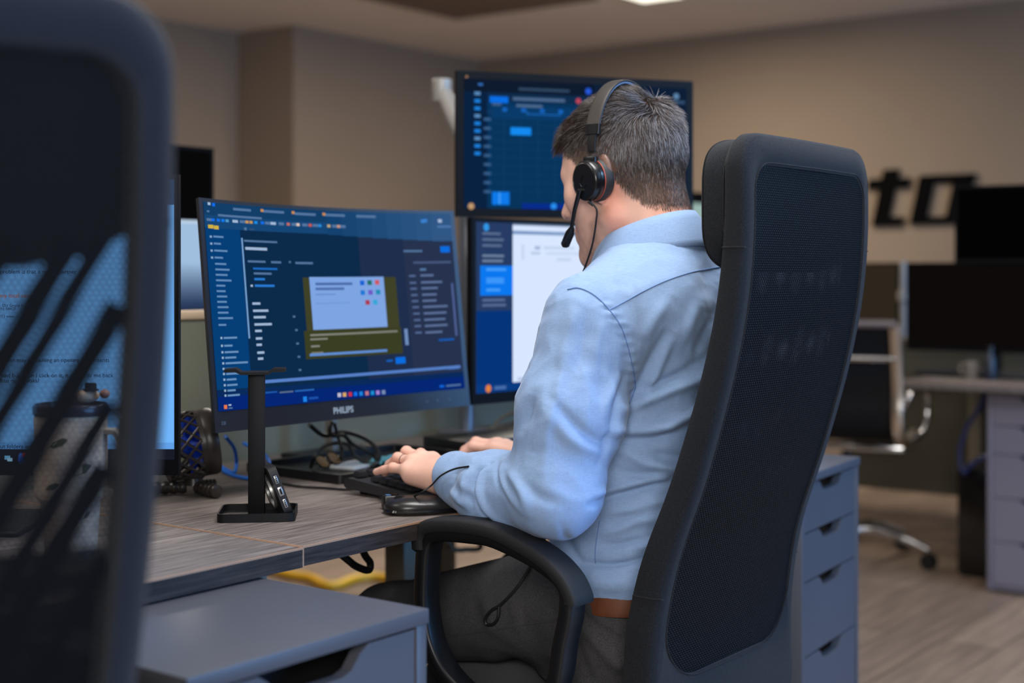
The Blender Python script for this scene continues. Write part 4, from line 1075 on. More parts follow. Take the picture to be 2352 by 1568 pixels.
monitor('large dark monitor standing on the far right desk', w_, .33, (.01, .01, .01, .016), M_, offb, stand=(.08, .04, m_blackplastic))
M_, w_ = placed((4.98, 1.772), (5.05, 1.19), 1.143)
monitor('black monitor mounted high at the right edge covering the wall letters', w_, .27, (.008, .008, .008, .01), M_, [(0, 0, 1, 1, (3, 3, 4))], thick=.03)
ap = thing('monitor_stand', 'black pole behind the two far right monitors', 'monitor stand', (5.12, 1.40, 0))
obj('pole', lathe([(.016, DZ), (.016, 1.3)], 16), m_blackplastic, ap); obj('base', lathe([(0, DZ + .0005), (.07, DZ + .0005), (.07, DZ + .008), (0, DZ + .012)], 24), m_blackplastic, ap)
M_, w_ = placed((5.78, 2.90), (5.78, 2.295), .815)
monitor('dark olive monitor just right of the chair headrest', w_, .335, (.008, .008, .006, .014), M_, [(0, 0, 1, 1, (46, 38, 28))], stand=(.08, .04, m_blackplastic))
pp = Wx(2075, 700, 5.70)
pl = thing('monitor_pole', 'pale slim pole with knuckle between the far dark monitors', 'pole', (pp.x, pp.y, 0))
obj('pole', lathe([(.014, DZ + .0005), (.014, 1.155)], 16), m_arm, pl); obj('knuckle', lathe([(.014, .985), (.024, .99), (.024, 1.03), (.014, 1.035)], 16), m_arm, pl); obj('base', lathe([(0, DZ + .0003), (.05, DZ + .0003), (.05, DZ + .012), (0, DZ + .014)], 20), m_arm, pl)
kp = Wz(2245, 866, DZ)
k2 = thing('keyboard', 'dark keyboard on the far right desk below the monitors', 'keyboard', (kp.x, kp.y, DZ), math.radians(-90))
obj('base', box(-.21, .21, -.065, .065, .0005, .018, .004), m_blackplastic, k2)
for r in range(4):
    for c in range(14): o = link('key', kme, k2); o.location = (-.186 + c * .0286, -.042 + r * .028, .0195); o.scale = (1.5, 1.45, .7)
cp = Wz(2232, 838, DZ); cp = W(2232, 840, 5.05); cp.z = DZ
m_paleclay = mat('dull_clay', rgb(120, 110, 100), .6)
mg = thing('mug', 'small pale mug on the far right desk', 'mug', cp)
obj('body', lathe([(0, .0005), (.020, .0005), (.022, .004), (.024, .062), (.022, .062), (.020, .01), (0, .01)], 24), m_paleclay, mg)
obj('handle', tube(spline([(0, .022, .05), (0, .040, .046), (0, .040, .022), (0, .021, .016)], 5), .004, 8), m_paleclay, mg)
bt_ = W(2275, 845, 4.98); bt_.z = DZ
bo = thing('bottle', 'slim grey bottle leaning beside the pale mug', 'bottle', bt_)
obj('body', lathe([(0, .0005), (.02, .0005), (.021, .004), (.021, .075), (.010, .095), (.010, .105), (0, .105)], 20), m_bezelblue, bo); obj('cap', lathe([(0, .105), (.012, .105), (.012, .120), (0, .121)], 16), m_blackplastic, bo)
cable('blue_network_cable', 'dark blue cable drooping under the far right desk', [Vector((5.09, 1.70, .69)), Wx(2250, 935, 5.09), Wx(2222, 980, 5.09), Wx(2205, 1040, 5.09), Wx(2215, 1085, 5.09), Wx(2240, 1060, 5.09), Vector((5.10, 1.60, .50))], .008, mat('navy_cable', rgb(14, 36, 96), .5))
pc = thing('computer_tower', 'black computer tower on the floor under the far right desk', 'computer', (5.33, 1.735, 0))
obj('case', box(-.20, .22, -.08, .08, .012, .40, .004), m_blackplastic, pc); obj('front_panel', box(-.206, -.199, -.075, .075, .02, .39, .002), m_gloss, pc)
for x in (-.17, .19):
    for y in (-.06, .06): obj('foot', box(x - .012, x + .012, y - .012, y + .012, 0, .013), m_rubber, pc)

# chrome ribbed conference chair
cc = W(1945, 1000, 5.50); cdir = math.atan2(.21, .978) - PI / 2
ch = thing('chrome_chair', 'low black sling office chair with chrome frame and base at far right', 'office chair', (cc.x, cc.y, 0), cdir)
m_chrome2 = mat('satin_chrome', rgb(235, 225, 210), .3, metal=1)
m_sling = mat('black_sling', rgb(16, 15, 16), .75, spec=.2, bump=(500, .2))
prof = [(-.245, .915), (-.235, .88), (-.205, .78), (-.185, .66), (-.185, .58), (-.165, .515), (-.10, .475), (0, .46), (.12, .462), (.21, .478), (.245, .47)]
PS = spline([(0, y, z) for y, z in prof], 6)
V = []; Fc = []
for i, p_ in enumerate(PS):
    for x in (-.215, .215):
        V += [Vector((x, p_.y, p_.z)), Vector((x, p_.y + .008 * (1 if p_.z > .52 else .4), p_.z + .008))]
k = len(PS)
for i in range(k - 1):
    a, b = i * 4, i * 4 + 4
    Fc += [(a, a + 2, b + 2, b), (a + 1, b + 1, b + 3, a + 3), (a, b, b + 1, a + 1), (a + 2, a + 3, b + 3, b + 2)]
obj('sling', (V, Fc), m_sling, ch)
for sx in (-1, 1):
    obj('side_rail', tube([(sx * .225, p_.y, p_.z) for p_ in PS], 1, sec=rsec(.015, .021), up=(1, 0, 0)), m_chrome2, ch)
    lp = [(sx * .24, -.185, .60), (sx * .27, -.19, .655), (sx * .285, -.12, .672), (sx * .285, .06, .668), (sx * .285, .125, .645), (sx * .283, .135, .58), (sx * .275, .115, .50), (sx * .24, .07, .465)]
    ar = obj('armrest', tube(spline(lp, 6), .0115, 10), m_chrome, ch)
    obj('arm_pad', box(min(sx * .285 - .02, sx * .285 + .02), max(sx * .285 - .02, sx * .285 + .02), -.13, .09, .676, .694, .006), m_blackplastic, ar)
for y, z, r in ((-.255, .918, .015), (-.215, .79, .013)): obj('cross_bar', tube([(-.23, y, z), (.23, y, z)], r, 12), m_chrome if r < .015 else mat('grey_bar', rgb(130, 120, 120), .3, metal=.6), ch)
obj('seat_bridge', box(-.22, .22, -.03, .05, .425, .45, .006), m_chrome, ch)
obj('gas_column', lathe([(.03, .10), (.03, .25), (.02, .25), (.02, .43)], 20), m_blackplastic, ch)
sbx = obj('star_base', lathe([(.02, .07), (.05, .075), (.05, .12), (.03, .13)], 20), m_chrome, ch)
for i in range(5):
    a = 2 * PI * i / 5 + math.atan2(-.80 * .8 - .6 * .6, .6 * .8 - .8 * .6) - cdir; dx, dy = math.cos(a), math.sin(a)
    obj('base_spoke', tube(spline([(dx * .03, dy * .03, .115), (dx * .12, dy * .12, .125), (dx * .24, dy * .24, .10), (dx * .325, dy * .325, .072)], 4), [.022] * 5 + [.018] * 4 + [.015] * 4, 10), m_chrome, sbx)
    obj('caster', lathe([(0, -.022), (.027, -.022), (.03, -.016), (.03, .016), (.027, .022), (0, .022)], 16), m_blackplastic, sbx, M=axes((dx * .325, dy * .325, .0305), (dx, dy, 0), (0, 0, 1), (dy, -dx, 0)))
# ================================================================ the person
XC = 1.945
PR = thing('person', 'person in light blue shirt with headset sitting in the mesh chair, typing on the keyboard', 'person', (XC, 1.22, 0))
PO = np.array(PR.location)
m_skin = mat('skin', rgb(214, 160, 132), .5, spec=.4, bump=(420, .12), attr='tint', sss=.12)
m_shirt = mat('blue_chambray', rgb(153, 181, 219), .85, spec=.12, sheen=.15, coords='Object')
def weave(m, col):
    nt = m.node_tree; N = nt.nodes; L = nt.links; b = N['Principled BSDF']; tc = N.new('ShaderNodeTexCoord'); outs = []
    for sc_ in ((1400, 1400, 60), (110, 110, 1300), (260, 260, 20)):
        mp = N.new('ShaderNodeMapping'); mp.inputs['Scale'].default_value = sc_; L.new(tc.outputs['Object'], mp.inputs[0])
        n = N.new('ShaderNodeTexNoise'); n.inputs['Scale'].default_value = 1; n.inputs['Detail'].default_value = 2; L.new(mp.outputs[0], n.inputs[0]); outs.append(n.outputs['Fac'])
    a = N.new('ShaderNodeMath'); a.operation = 'ADD'; L.new(outs[0], a.inputs[0]); L.new(outs[1], a.inputs[1])
    a2 = N.new('ShaderNodeMath'); a2.operation = 'MULTIPLY_ADD'; L.new(outs[2], a2.inputs[0]); a2.inputs[1].default_value = .25; L.new(a.outputs[0], a2.inputs[2])
    r = N.new('ShaderNodeMapRange'); r.inputs[1].default_value = .80; r.inputs[2].default_value = 1.45; r.inputs[3].default_value = .88; r.inputs[4].default_value = 1.10; L.new(a2.outputs[0], r.inputs[0])
    mx = N.new('ShaderNodeMix'); mx.data_type = 'RGBA'; mx.blend_type = 'MULTIPLY'; mx.inputs[0].default_value = 1; mx.inputs[6].default_value = col; L.new(r.outputs[0], mx.inputs[7]); L.new(mx.outputs[2], b.inputs['Base Color'])
    bp = N.new('ShaderNodeBump'); bp.inputs['Strength'].default_value = .12; bp.inputs['Distance'].default_value = .001; L.new(a2.outputs[0], bp.inputs['Height']); L.new(bp.outputs[0], b.inputs['Normal'])
weave(m_shirt, rgb(140, 167, 205))
m_seamm = mat('shirt_seam_thread', rgb(104, 136, 186), .9, spec=.1)
m_trous = mat('charcoal_trousers', rgb(70, 69, 71), .95, spec=.1, bump=(1200, .45), var=(500, .3))
m_belt = mat('brown_leather', rgb(104, 58, 32), .45, var=(60, .15))
m_hair = mat('dark_greying_hair', rgb(60, 46, 38), .4, spec=.6, attr='tint')
m_shoe = mat('dark_shoe', rgb(30, 26, 24), .4)

E = Vector((XC, 1.228, 1.248)); HT = math.radians(-12)
HM = Matrix.Translation(E) @ Matrix.Rotation(math.radians(0), 4, 'Z') @ Matrix.Rotation(HT, 4, 'X')
def h(x, y, z): return HM @ Vector((x, y, z))
HR = HM.to_3x3()
SH = {s: Vector((XC + s * .203, 1.165, 1.03)) for s in (-1, 1)}
EL = {-1: Vector((1.672, 1.175, .785)), 1: Vector((2.235, 1.215, .79))}
WR = {-1: Vector((1.738, 1.424, .777)), 1: Vector((2.034, 1.452, .770))}
CUPYAW = 20
HIP = {s: Vector((XC + s * .095, 1.235, .598)) for s in (-1, 1)}
KN = {-1: Vector((1.82, 1.625, .500)), 1: Vector((2.215, 1.62, .500))}
AN = {-1: Vector((1.83, 1.70, .10)), 1: Vector((2.24, 1.70, .10))}

B = SDF()
# torso and limbs under the clothes
B.loft([(.53, XC, 1.22, .150, .10), (.60, XC, 1.21, .150, .10), (.75, XC, 1.20, .135, .092), (.90, XC, 1.195, .150, .098), (1.02, XC, 1.19, .158, .096), (1.08, XC, 1.18, .135, .075), (1.12, XC, 1.17, .08, .06)], .03)
for s in (-1, 1):
    B.cone((XC + s * .06, 1.175, 1.085), SH[s] + Vector((0, 0, .01)), .05, .047, .03)
    B.cone(SH[s], EL[s], .050, .040, .02).cone(EL[s], WR[s], .040, .029, .02)
    B.cone(HIP[s], KN[s], .078, .056, .03).cone(KN[s], AN[s], .054, .038, .02).cone(AN[s], AN[s] + Vector((0, .11, -.045)), .036, .03, .02)
# neck
B.cone(h(0, -.030, -.035), (XC, 1.168, 1.085), .056, .060, .03)
B.cone(h(0, -.052, -.02), (XC, 1.135, 1.10), .040, .050, .03)
# head
B.ell(h(0, -.008, .045), (.078, .102, .092), .02, HR)
B.ell(h(0, .040, .010), (.068, .062, .088), .03, HR)
B.ell(h(0, .050, -.055), (.052, .044, .062), .03, HR)
for s in (-1, 1):
    B.cone(h(s * .053, .004, -.058), h(s * .014, .082, -.104), .023, .018, .03)
    B.ell(h(s * .047, .062, -.012), (.022, .022, .02), .025, HR)
    B.cone(h(s * .012, .094, .030), h(s * .044, .078, .030), .010, .009, .016)
    B.ell(h(s * .031, .097, .012), (.016, .012, .010), .010, HR, 's')
    B.ell(h(s * .031, .081, .011), (.0125, .0125, .0125), .003, HR)
    B.cone(h(s * .019, .094, .016), h(s * .044, .084, .015), .004, .004, .004)
    B.cone(h(s * .019, .092, .007), h(s * .044, .083, .007), .0035, .0035, .004)
    # ear
    eR = (HM @ Matrix.Rotation(s * .45, 4, 'Z') @ Matrix.Rotation(.25, 4, 'X')).to_3x3()
    B.ell(h(s * .082, -.012, .004), (.009, .020, .034), .006, eR)
    B.ell(h(s * .0915, -.007, .006), (.006, .010, .021), .004, eR, 's')
    B.cone(h(s * .080, .000, -.022), h(s * .078, .004, -.030), .008, .007, .008)
B.ell(h(0, .078, -.103), (.022, .017, .018), .02, HR)
B.cone(h(0, .095, .022), h(0, .120, -.022), .008, .0125, .012)
for s in (-1, 1): B.ell(h(s * .013, .108, -.027), (.009, .010, .008), .008, HR)
B.cone(h(-.020, .093, -.060), h(.020, .093, -.060), .0075, .0075, .010)
B.cone(h(-.019, .091, -.073), h(.019, .091, -.073), .0085, .0085, .010)
B.cone(h(-.022, .101, -.0665), h(.022, .101, -.0665), .0018, .0018, .004, 's')

# hands
FT = {}
def hand(s, wr, d, plan):
    d = Vector(d).normalized(); up = Vector((0, 0, 1)); pk = Vector((s * d.y, -s * d.x, 0)); pk.normalize()   # towards the little finger
    if (s < 0 and pk.x > 0) or (s > 0 and pk.x < 0): pk = -pk
    J = {}
    for nm, f_, l_, z_, sp, L, ang, r in plan['f']:
        m = wr + d * (f_ * .96) + pk * l_ + up * (z_ - .004); dd = (d + pk * sp).normalized()
        P = [m]; a = 0
        for Li, ai in zip([q_ * .94 for q_ in L], ang):
            P.append(P[-1] + (dd * math.cos(math.radians(ai)) + up * math.sin(math.radians(ai))) * Li)
        rr = [r * 1.12, r * 1.02, r * .92, r * .78]
        for i in range(3): B.cone(P[i], P[i + 1], rr[i], rr[i + 1], .003 if i else .006)
        B.ell(P[1] + up * .001, (r * 1.06,) * 3, .004)
        B.cone(wr + d * .012 + pk * l_ * .55 + up * z_ * .3, m, .0165, r * 1.16, .014)
        B.ell(m + up * .002, (r * 1.15,) * 3, .008)
        J[nm] = P
    B.ell(wr + d * .050 + up * -.003, (.030, .030, .014), .02)
    B.cone(wr + d * .02 + pk * .022 + up * -.008, wr + d * .068 + pk * .030 + up * -.006, .0145, .011, .014)
    c = wr + d * .018 - pk * .020 + up * -.010
    P = [c, c + (d * .75 - pk * .55 + up * -.10) * .046, c + (d * .75 - pk * .55 + up * -.1) * .046 + (d * .95 - pk * .12 + up * -.22) * .034]
    P.append(P[-1] + (d * .97 + pk * .1 + up * -.2) * .026)
    for i, (a, b) in enumerate(((.0155, .0115), (.011, .0098), (.0096, .0078))): B.cone(P[i], P[i + 1], a, b, .010 if i == 0 else .003)
    J['thumb'] = P; fd_ = (WR[s] - EL[s]).normalized(); B.cone(wr - fd_ * .05, wr + d * .02, .026, .024, .02)
    FT[s] = (J, d, pk)
hand(-1, WR[-1] + Vector((.0, .0, .004)), (.24, .97, 0), {'f': [
    ('index', .090, -.027, .019, -.10, (.042, .026, .020), (8, -38, -62), .0088),
    ('middle', .094, -.007, .023, -.02, (.046, .029, .021), (8, -34, -60), .0090),
    ('ring', .088, .013, .019, .06, (.043, .027, .021), (4, -30, -50), .0085),
    ('little', .079, .030, .009, .16, (.036, .023, .021), (0, -12, -16), .0076)]})
hand(1, WR[1] + Vector((0, 0, .006)), (-.20, .98, 0), {'f': [
    ('index', .090, -.027, .020, -.08, (.043, .026, .020), (4, -36, -60), .0088),
    ('middle', .094, -.007, .024, 0, (.046, .029, .021), (4, -34, -60), .0090),
    ('ring', .088, .013, .020, .05, (.042, .027, .021), (2, -34, -58), .0085),
    ('little', .079, .030, .011, .14, (.034, .022, .020), (-2, -34, -52), .0076)]})
V, Q = B.mesh(.0026)
V = relax(V, Q, 1, .4)
V[:, 2] = np.where((V[:, 2] < .478) & (V[:, 2] > .36) & (V[:, 1] < 1.56), .478 + (V[:, 2] - .478) * .02, V[:, 2])
me = npmesh('body', V - PO, Q, m_skin)
# skin tint: albedo only (stubble, lips, scalp under the hair, pinker ears and knuckles)
HI = np.array(HM.inverted()); Lc = V @ HI[:3, :3].T + HI[:3, 3]
x, y, z = Lc.T
C = np.tile(np.array(rgb(232, 184, 164)[:3]), (len(V), 1))
def blend(C, w, col): return C * (1 - w[:, None]) + np.array(rgb(*col)[:3]) * w[:, None]
sm = lambda a, b, v: np.clip((v - a) / (b - a), 0, 1) ** 2 * (3 - 2 * np.clip((v - a) / (b - a), 0, 1))
nz = np.array([noise.noise(Vector(p) * 90) for p in Lc[:: 1]]) if len(V) < 900000 else np.zeros(len(V))
hd_ = (z > -.16) & (np.abs(x) < .11) & (y > -.13) & (y < .15)
C = blend(C, .5 * hd_ * sm(.0, .075, np.abs(x)) * sm(-.03, -.005, -np.abs(y + .01)), (226, 138, 112))
stub = sm(-.03, -.065, z) * sm(-.01, .02, y) * hd_
C = blend(C, stub * (.30 + .22 * np.clip(nz, -1, 1)), (112, 84, 70))
C = blend(C, .7 * hd_ * (np.abs(x) < .024) * sm(-.056, -.060, z) * sm(-.082, -.077, z) * (y > .085), (178, 96, 88))
C = blend(C, .55 * hd_ * sm(-.055, -.075, y) * sm(-.13, -.06, z), (206, 136, 108))
def hairline(x, y, z):
    """>0 inside the haired scalp (head coordinates)"""
    lim = np.interp(y, [-.12, -.085, -.055, -.030, -.012, .004, .014, .030, .048, .066, .085, .12], [-.066, -.064, -.050, -.022, .022, .040, .006, .010, .052, .078, .094, .115])
    return z - lim
hl = hairline(x, y, z) + .006 * nz
C = blend(C, hd_ * sm(-.006, .006, hl) * .85, (70, 54, 44))
eye = hd_ & (np.abs(z - .011) < .0045) & (y > .086) & (np.abs(np.abs(x) - .031) < .010)
C = blend(C, eye.astype(float), (60, 44, 36))
C = blend(C, hd_ * (np.abs(z - .034) < .006) * (y > .075) * (np.abs(np.abs(x) - .03) < .02) * .85, (66, 48, 38))
for s in (-1, 1):
    J, d, pk = FT[s]
    for nm, P in J.items():
        for kk in ((1, 2) if nm != 'thumb' else (1,)):
            w = np.exp(-(np.linalg.norm(V - np.array(P[kk]), axis=1) / .010) ** 2); C = blend(C, .35 * w, (214, 124, 104))
        w = np.exp(-(np.linalg.norm(V - np.array(P[-1] + Vector((0, 0, .005))), axis=1) / .006) ** 4) * (V[:, 2] > P[-1].z); C = blend(C, .5 * w, (238, 196, 180))
colattr(me, 'tint', C)
body = link('body', me, PR)
# wedding ring
J, d, pk = FT[-1]; a, b = J['ring'][0], J['ring'][1]; c = a + (b - a) * .62; t_ = (b - a).normalized()
obj('ring', lathe([(.0086, -.0009), (.0092, -.0006), (.0092, .0006), (.0086, .0009)], 28, False), mat('dark_ring', rgb(96, 90, 86), .3, metal=.8), PR,
    M=axes(c - Vector(PO), t_.orthogonal().normalized(), t_.cross(t_.orthogonal().normalized()), t_))

# ---------------------------------------------------------------- shirt
S = SDF()
S.loft([(.600, XC, 1.205, .162, .118), (.614, XC, 1.205, .171, .125), (.634, XC, 1.20, .176, .127), (.66, XC, 1.197, .170, .122), (.74, XC, 1.195, .163, .118), (.84, XC, 1.193, .168, .120), (.94, XC, 1.190, .178, .124),
        (1.02, XC, 1.185, .180, .122), (1.07, XC, 1.18, .160, .105), (1.105, XC, 1.172, .118, .088), (1.13, XC, 1.165, .085, .076), (1.15, XC, 1.163, .070, .070)], .03, 2.5)
for s in (-1, 1):
    S.cone((XC + s * .07, 1.170, 1.084), SH[s] + Vector((-s * .02, 0, .012)), .056, .058, .05)
    S.cone((XC + s * .07, 1.130, 1.06), SH[s] + Vector((-s * .03, -.015, -.02)), .052, .055, .05)
    mid = SH[s] * .45 + EL[s] * .55 + Vector((-s * .004, .006, 0))
    S.cone(SH[s], mid, .066, .075, .035).cone(mid, EL[s], .075, .060, .03)
    fm = EL[s] * .45 + WR[s] * .55 + Vector((0, 0, -.009)); cu = WR[s] - (WR[s] - EL[s]).normalized() * .012
    S.cone(EL[s], fm, .060, .058, .03).cone(fm, cu + Vector((0, 0, .002)), .058, .041, .02)
for s in (-1, 1):
    n_ = (WR[s] - EL[s]).normalized(); c = WR[s] - n_ * .004
    n2 = (n_ + Vector((0, 0, -.25))).normalized() if s < 0 else n_
    S.half(c, n2, WR[s] - Vector((.09, .10, .09)), WR[s] + Vector((.09, .12, .09)))
    S.cone(WR[s] - n_ * .035, WR[s] + n_ * .06, .0335, .036, .002, 's')
V, Q = S.mesh(.0034)
V = relax(V, Q, 2, .5)
N_ = vnormals(V, Q)
# cloth folds: each is a course over the cloth surveyed in the photograph, amplitude and width in metres / photo pixels
FOLDS = [
    ([(1438, 940), (1490, 915), (1544, 893), (1600, 872), (1640, 845)], .0085, 15), ([(1440, 915), (1500, 888), (1560, 860), (1630, 812)], -.005, 12),
    ([(1400, 992), (1455, 990), (1508, 985), (1560, 962), (1600, 930), (1650, 890)], .0095, 16), ([(1395, 1008), (1450, 1010), (1515, 1006), (1580, 985), (1630, 960)], -.007, 14),
    ([(1452, 925), (1475, 880), (1495, 835), (1530, 765)], -.006, 13), ([(1475, 925), (1500, 870), (1518, 825), (1552, 765)], .006, 14), ([(1560, 800), (1585, 740), (1605, 690)], .005, 16), ([(1590, 830), (1612, 780), (1640, 725)], -.004, 14),
    ([(1350, 1160), (1400, 1142), (1444, 1131), (1500, 1118), (1560, 1102)], -.007, 9), ([(1352, 1143), (1400, 1126), (1450, 1112), (1510, 1098), (1565, 1082)], .006, 12),
    ([(1420, 1035), (1455, 1050), (1485, 1066), (1530, 1075), (1585, 1080)], .006, 14), ([(1400, 1075), (1450, 1088), (1500, 1092), (1570, 1086)], -.004, 14), ([(1500, 1040), (1540, 1048), (1590, 1052)], -.004, 12),
    ([(1372, 1225), (1415, 1218), (1460, 1200), (1510, 1190)], .005, 13), ([(1380, 1252), (1430, 1250), (1490, 1232)], -.0045, 10), ([(1390, 1180), (1440, 1170), (1520, 1150)], .004, 12), ([(1460, 1262), (1500, 1245)], .004, 10),
    ([(1330, 1292), (1390, 1298), (1440, 1294), (1490, 1280)], -.008, 9), ([(1340, 1325), (1400, 1338), (1450, 1335)], .006, 22), ([(1290, 1210), (1310, 1260), (1345, 1305)], -.004, 12),
    ([(1274, 920), (1310, 965), (1356, 1005), (1390, 1022)], -.006, 14), ([(1255, 940), (1300, 1000), (1345, 1030), (1380, 1040)], .005, 18),
    ([(1228, 905), (1212, 945), (1197, 985)], -.006, 13), ([(1250, 930), (1240, 985), (1222, 1040)], .005, 16), ([(1282, 880), (1268, 950), (1254, 1010), (1246, 1080)], .004, 14),
    ([(1440, 865), (1418, 920), (1412, 965), (1375, 1065)], -.006, 10), ([(1424, 850), (1400, 910), (1385, 970)], .005, 14), ([(1330, 700), (1300, 780), (1290, 860)], .004, 18), ([(1385, 730), (1370, 800), (1368, 860)], .0035, 14), ([(1350, 720), (1335, 800), (1325, 870)], -.003, 14),
    ([(1200, 1110), (1240, 1140), (1290, 1160)], -.004, 16), ([(1170, 1080), (1200, 1130), (1215, 1180)], .006, 12),
    ([(1126, 1066), (1100, 1085), (1090, 1115), (1096, 1150), (1118, 1185), (1150, 1212)], -.008, 7), ([(1140, 1066), (1112, 1085), (1102, 1115), (1108, 1150), (1130, 1182), (1165, 1208)], .007, 8),
    ([(1146, 1068), (1143, 1095), (1150, 1120), (1164, 1140)], -.006, 6), ([(1158, 1060), (1156, 1095), (1166, 1125), (1182, 1150), (1200, 1175)], .005, 9),
    ([(1060, 1070), (1045, 1090), (1040, 1112), (1030, 1130)], -.005, 8), ([(1080, 1080), (1068, 1100), (1066, 1125), (1062, 1150)], .005, 9), ([(1038, 1128), (1056, 1146), (1075, 1165)], .005, 8), ([(1050, 1120), (1075, 1140), (1085, 1170)], -.004, 7), ([(1085, 1100), (1080, 1130), (1090, 1165)], -.004, 9),
    ([(1420, 690), (1500, 650), (1580, 630)], .002, 22), ([(1540, 680), (1500, 740), (1480, 790)], .004, 18), ([(1640, 650), (1620, 720)], .003, 20), ([(1620, 880), (1600, 920), (1592, 960)], -.003, 8)]
px, py, tt = proj(V)
view = np.stack([V[:, 0], V[:, 1], V[:, 2] - HC], 1); view /= np.linalg.norm(view, axis=1, keepdims=True)
fac = sm(.0, .35, -(N_ * view).sum(1))
disp = np.zeros(len(V))
for pts, amp, wd in FOLDS:
    P = np.array(spline([(a, b, 0) for a, b in pts], 6))[:, :2]
    d2 = np.full(len(V), 1e9); tpar = np.zeros(len(V)); nseg = len(P) - 1
    near = (px > P[:, 0].min() - 4 * wd) & (px < P[:, 0].max() + 4 * wd) & (py > P[:, 1].min() - 4 * wd) & (py < P[:, 1].max() + 4 * wd)
    X = np.stack([px[near], py[near]], 1); best = np.full(len(X), 1e9); tb_ = np.zeros(len(X))
    for i in range(nseg):
        a = P[i]; ba = P[i + 1] - a; u = np.clip(((X - a) @ ba) / (ba @ ba + 1e-9), 0, 1); dd = ((X - a - u[:, None] * ba) ** 2).sum(1)
        m = dd < best; best = np.where(m, dd, best); tb_ = np.where(m, (i + u) / nseg, tb_)
    env = np.sin(np.clip(tb_, .04, .96) * PI) ** .6
    disp[near] += 1.25 * amp * env * np.exp(-best / (wd * wd * .72))
# loose-cloth undulation everywhere
und = np.array([noise.noise(Vector((p[0] * 9, p[1] * 9, p[2] * 15))) * .0032 + noise.noise(Vector((p[0] * 24 + 5, p[1] * 24, p[2] * 34))) * .0014 for p in V])
tor = sm(.16, .12, np.abs(V[:, 0] - XC)) * sm(1.0, .85, V[:, 2])
slv = sm(.15, .20, np.abs(V[:, 0] - XC)) * sm(.76, .84, V[:, 2])
rid = lambda sx_, sy_, sz_, o: np.array([1 - 2 * abs(noise.noise(Vector((p[0] * sx_ + o, p[1] * sy_, p[2] * sz_ + p[0] * 12)))) for p in V])
und += .0030 * tor * (rid(11, 11, 34, 3.3) - .35) + .0022 * slv * (rid(30, 30, 9, 9.1) - .35) + .0011 * (rid(28, 28, 30, 5.5) - .35)
PK = np.array(spline([(1390, 700, 0), (1425, 748, 0), (1440, 790, 0), (1452, 840, 0), (1458, 890, 0), (1447, 920, 0)], 8))[:, :2]
D2 = ((px[:, None] - PK[None, :, 0]) ** 2 + (py[:, None] - PK[None, :, 1]) ** 2); kk_ = D2.argmin(1)
und += .0017 * fac * np.sin(py * .29) * np.exp(-D2.min(1) / 13.0 ** 2)
disp = disp * fac + und
V = V + N_ * disp[:, None]
V = relax(V, Q, 1, .3)
sme = npmesh('shirt', V - PO, Q, m_shirt)
shirt = link('shirt', sme, PR)
sb_ = BVHTree.FromPolygons([Vector(v) for v in V], [tuple(q_) for q_ in Q])
cam0 = Vector((0, 0, HC))
def on_shirt(px_, py_, lift=.0008):
    d_ = (W(px_, py_, 2.0) - cam0).normalized(); hit, n_, i, ds = sb_.ray_cast(cam0, d_)
    if hit is None or ds > 3.2: return None
    return hit - Vector(PO) + (n_ if n_.dot(d_) < 0 else -n_) * lift
def seam(pts, r, name='seam', m=None):
    P = [on_shirt(p_.x, p_.y) for p_ in spline([(a, b, 0) for a, b in pts], 8)]; P = [p_ for p_ in P if p_ is not None]
    if len(P) > 3: obj(name, tube(P, r, 6), m or m_seamm, shirt)
seam([(1304, 665), (1330, 662), (1365, 678), (1400, 712), (1425, 748), (1440, 790), (1452, 840), (1458, 890), (1445, 925)], .0008)
seam([(1400, 712), (1440, 690), (1480, 668), (1530, 645), (1590, 625), (1660, 612)], .0007)
seam([(1378, 1195), (1372, 1230), (1368, 1262), (1368, 1292)], .0007)
# collar: stand and fold-over, tilted down to the front
def ring(a, b, dz, yo, tilt_, n=72, bk=0):
    out = []
    for i in range(n):
        t_ = -PI * .5 + 2 * PI * (i / (n - 1) - .5) * .93 ; x_ = a * math.cos(t_); y_ = b * math.sin(t_)
        # t=-pi/2 is the back of the neck; the run stops short of closing at the front
        out.append(Vector((XC + x_, 1.187 + yo + y_, 1.158 + dz - tilt_ * y_ - bk * max(0, -y_ / b))))
    return out
rows = [ring(.066, .073, -.035, 0, .30), ring(.0655, .0725, .012, 0, .33), ring(.0675, .0745, .018, 0, .33), ring(.071, .078, .017, 0, .33), ring(.080, .088, .002, 0, .33), ring(.091, .098, -.021, -.002, .31, bk=.012), ring(.0935, .1005, -.028, -.002, .31, bk=.016)]
n = len(rows[0])
back = [ring(.092, .0985, -.0285, -.002, .31, bk=.016), ring(.077, .084, -.008, 0, .33), ring(.0695, .077, .010, 0, .33), ring(.0675, .075, -.035, 0, .30)]
rows += back
V2 = [p_ - Vector(PO) for r_ in rows for p_ in r_]; F2 = []
for i in range(len(rows)):
    for j in range(n - 1):
        a = i * n + j; b = ((i + 1) % len(rows)) * n + j; F2.append((a, a + 1, b + 1, b))
F2 += [tuple(i * n for i in range(len(rows))), tuple(i * n + n - 1 for i in range(len(rows)))][:0]
cl = obj('collar', (V2, F2), m_shirt, shirt, angle=180)
e_ = [p_ - Vector(PO) + Vector((0, 0, .006)) for p_ in ring(.0895, .0975, -.0325, -.002, .30)]
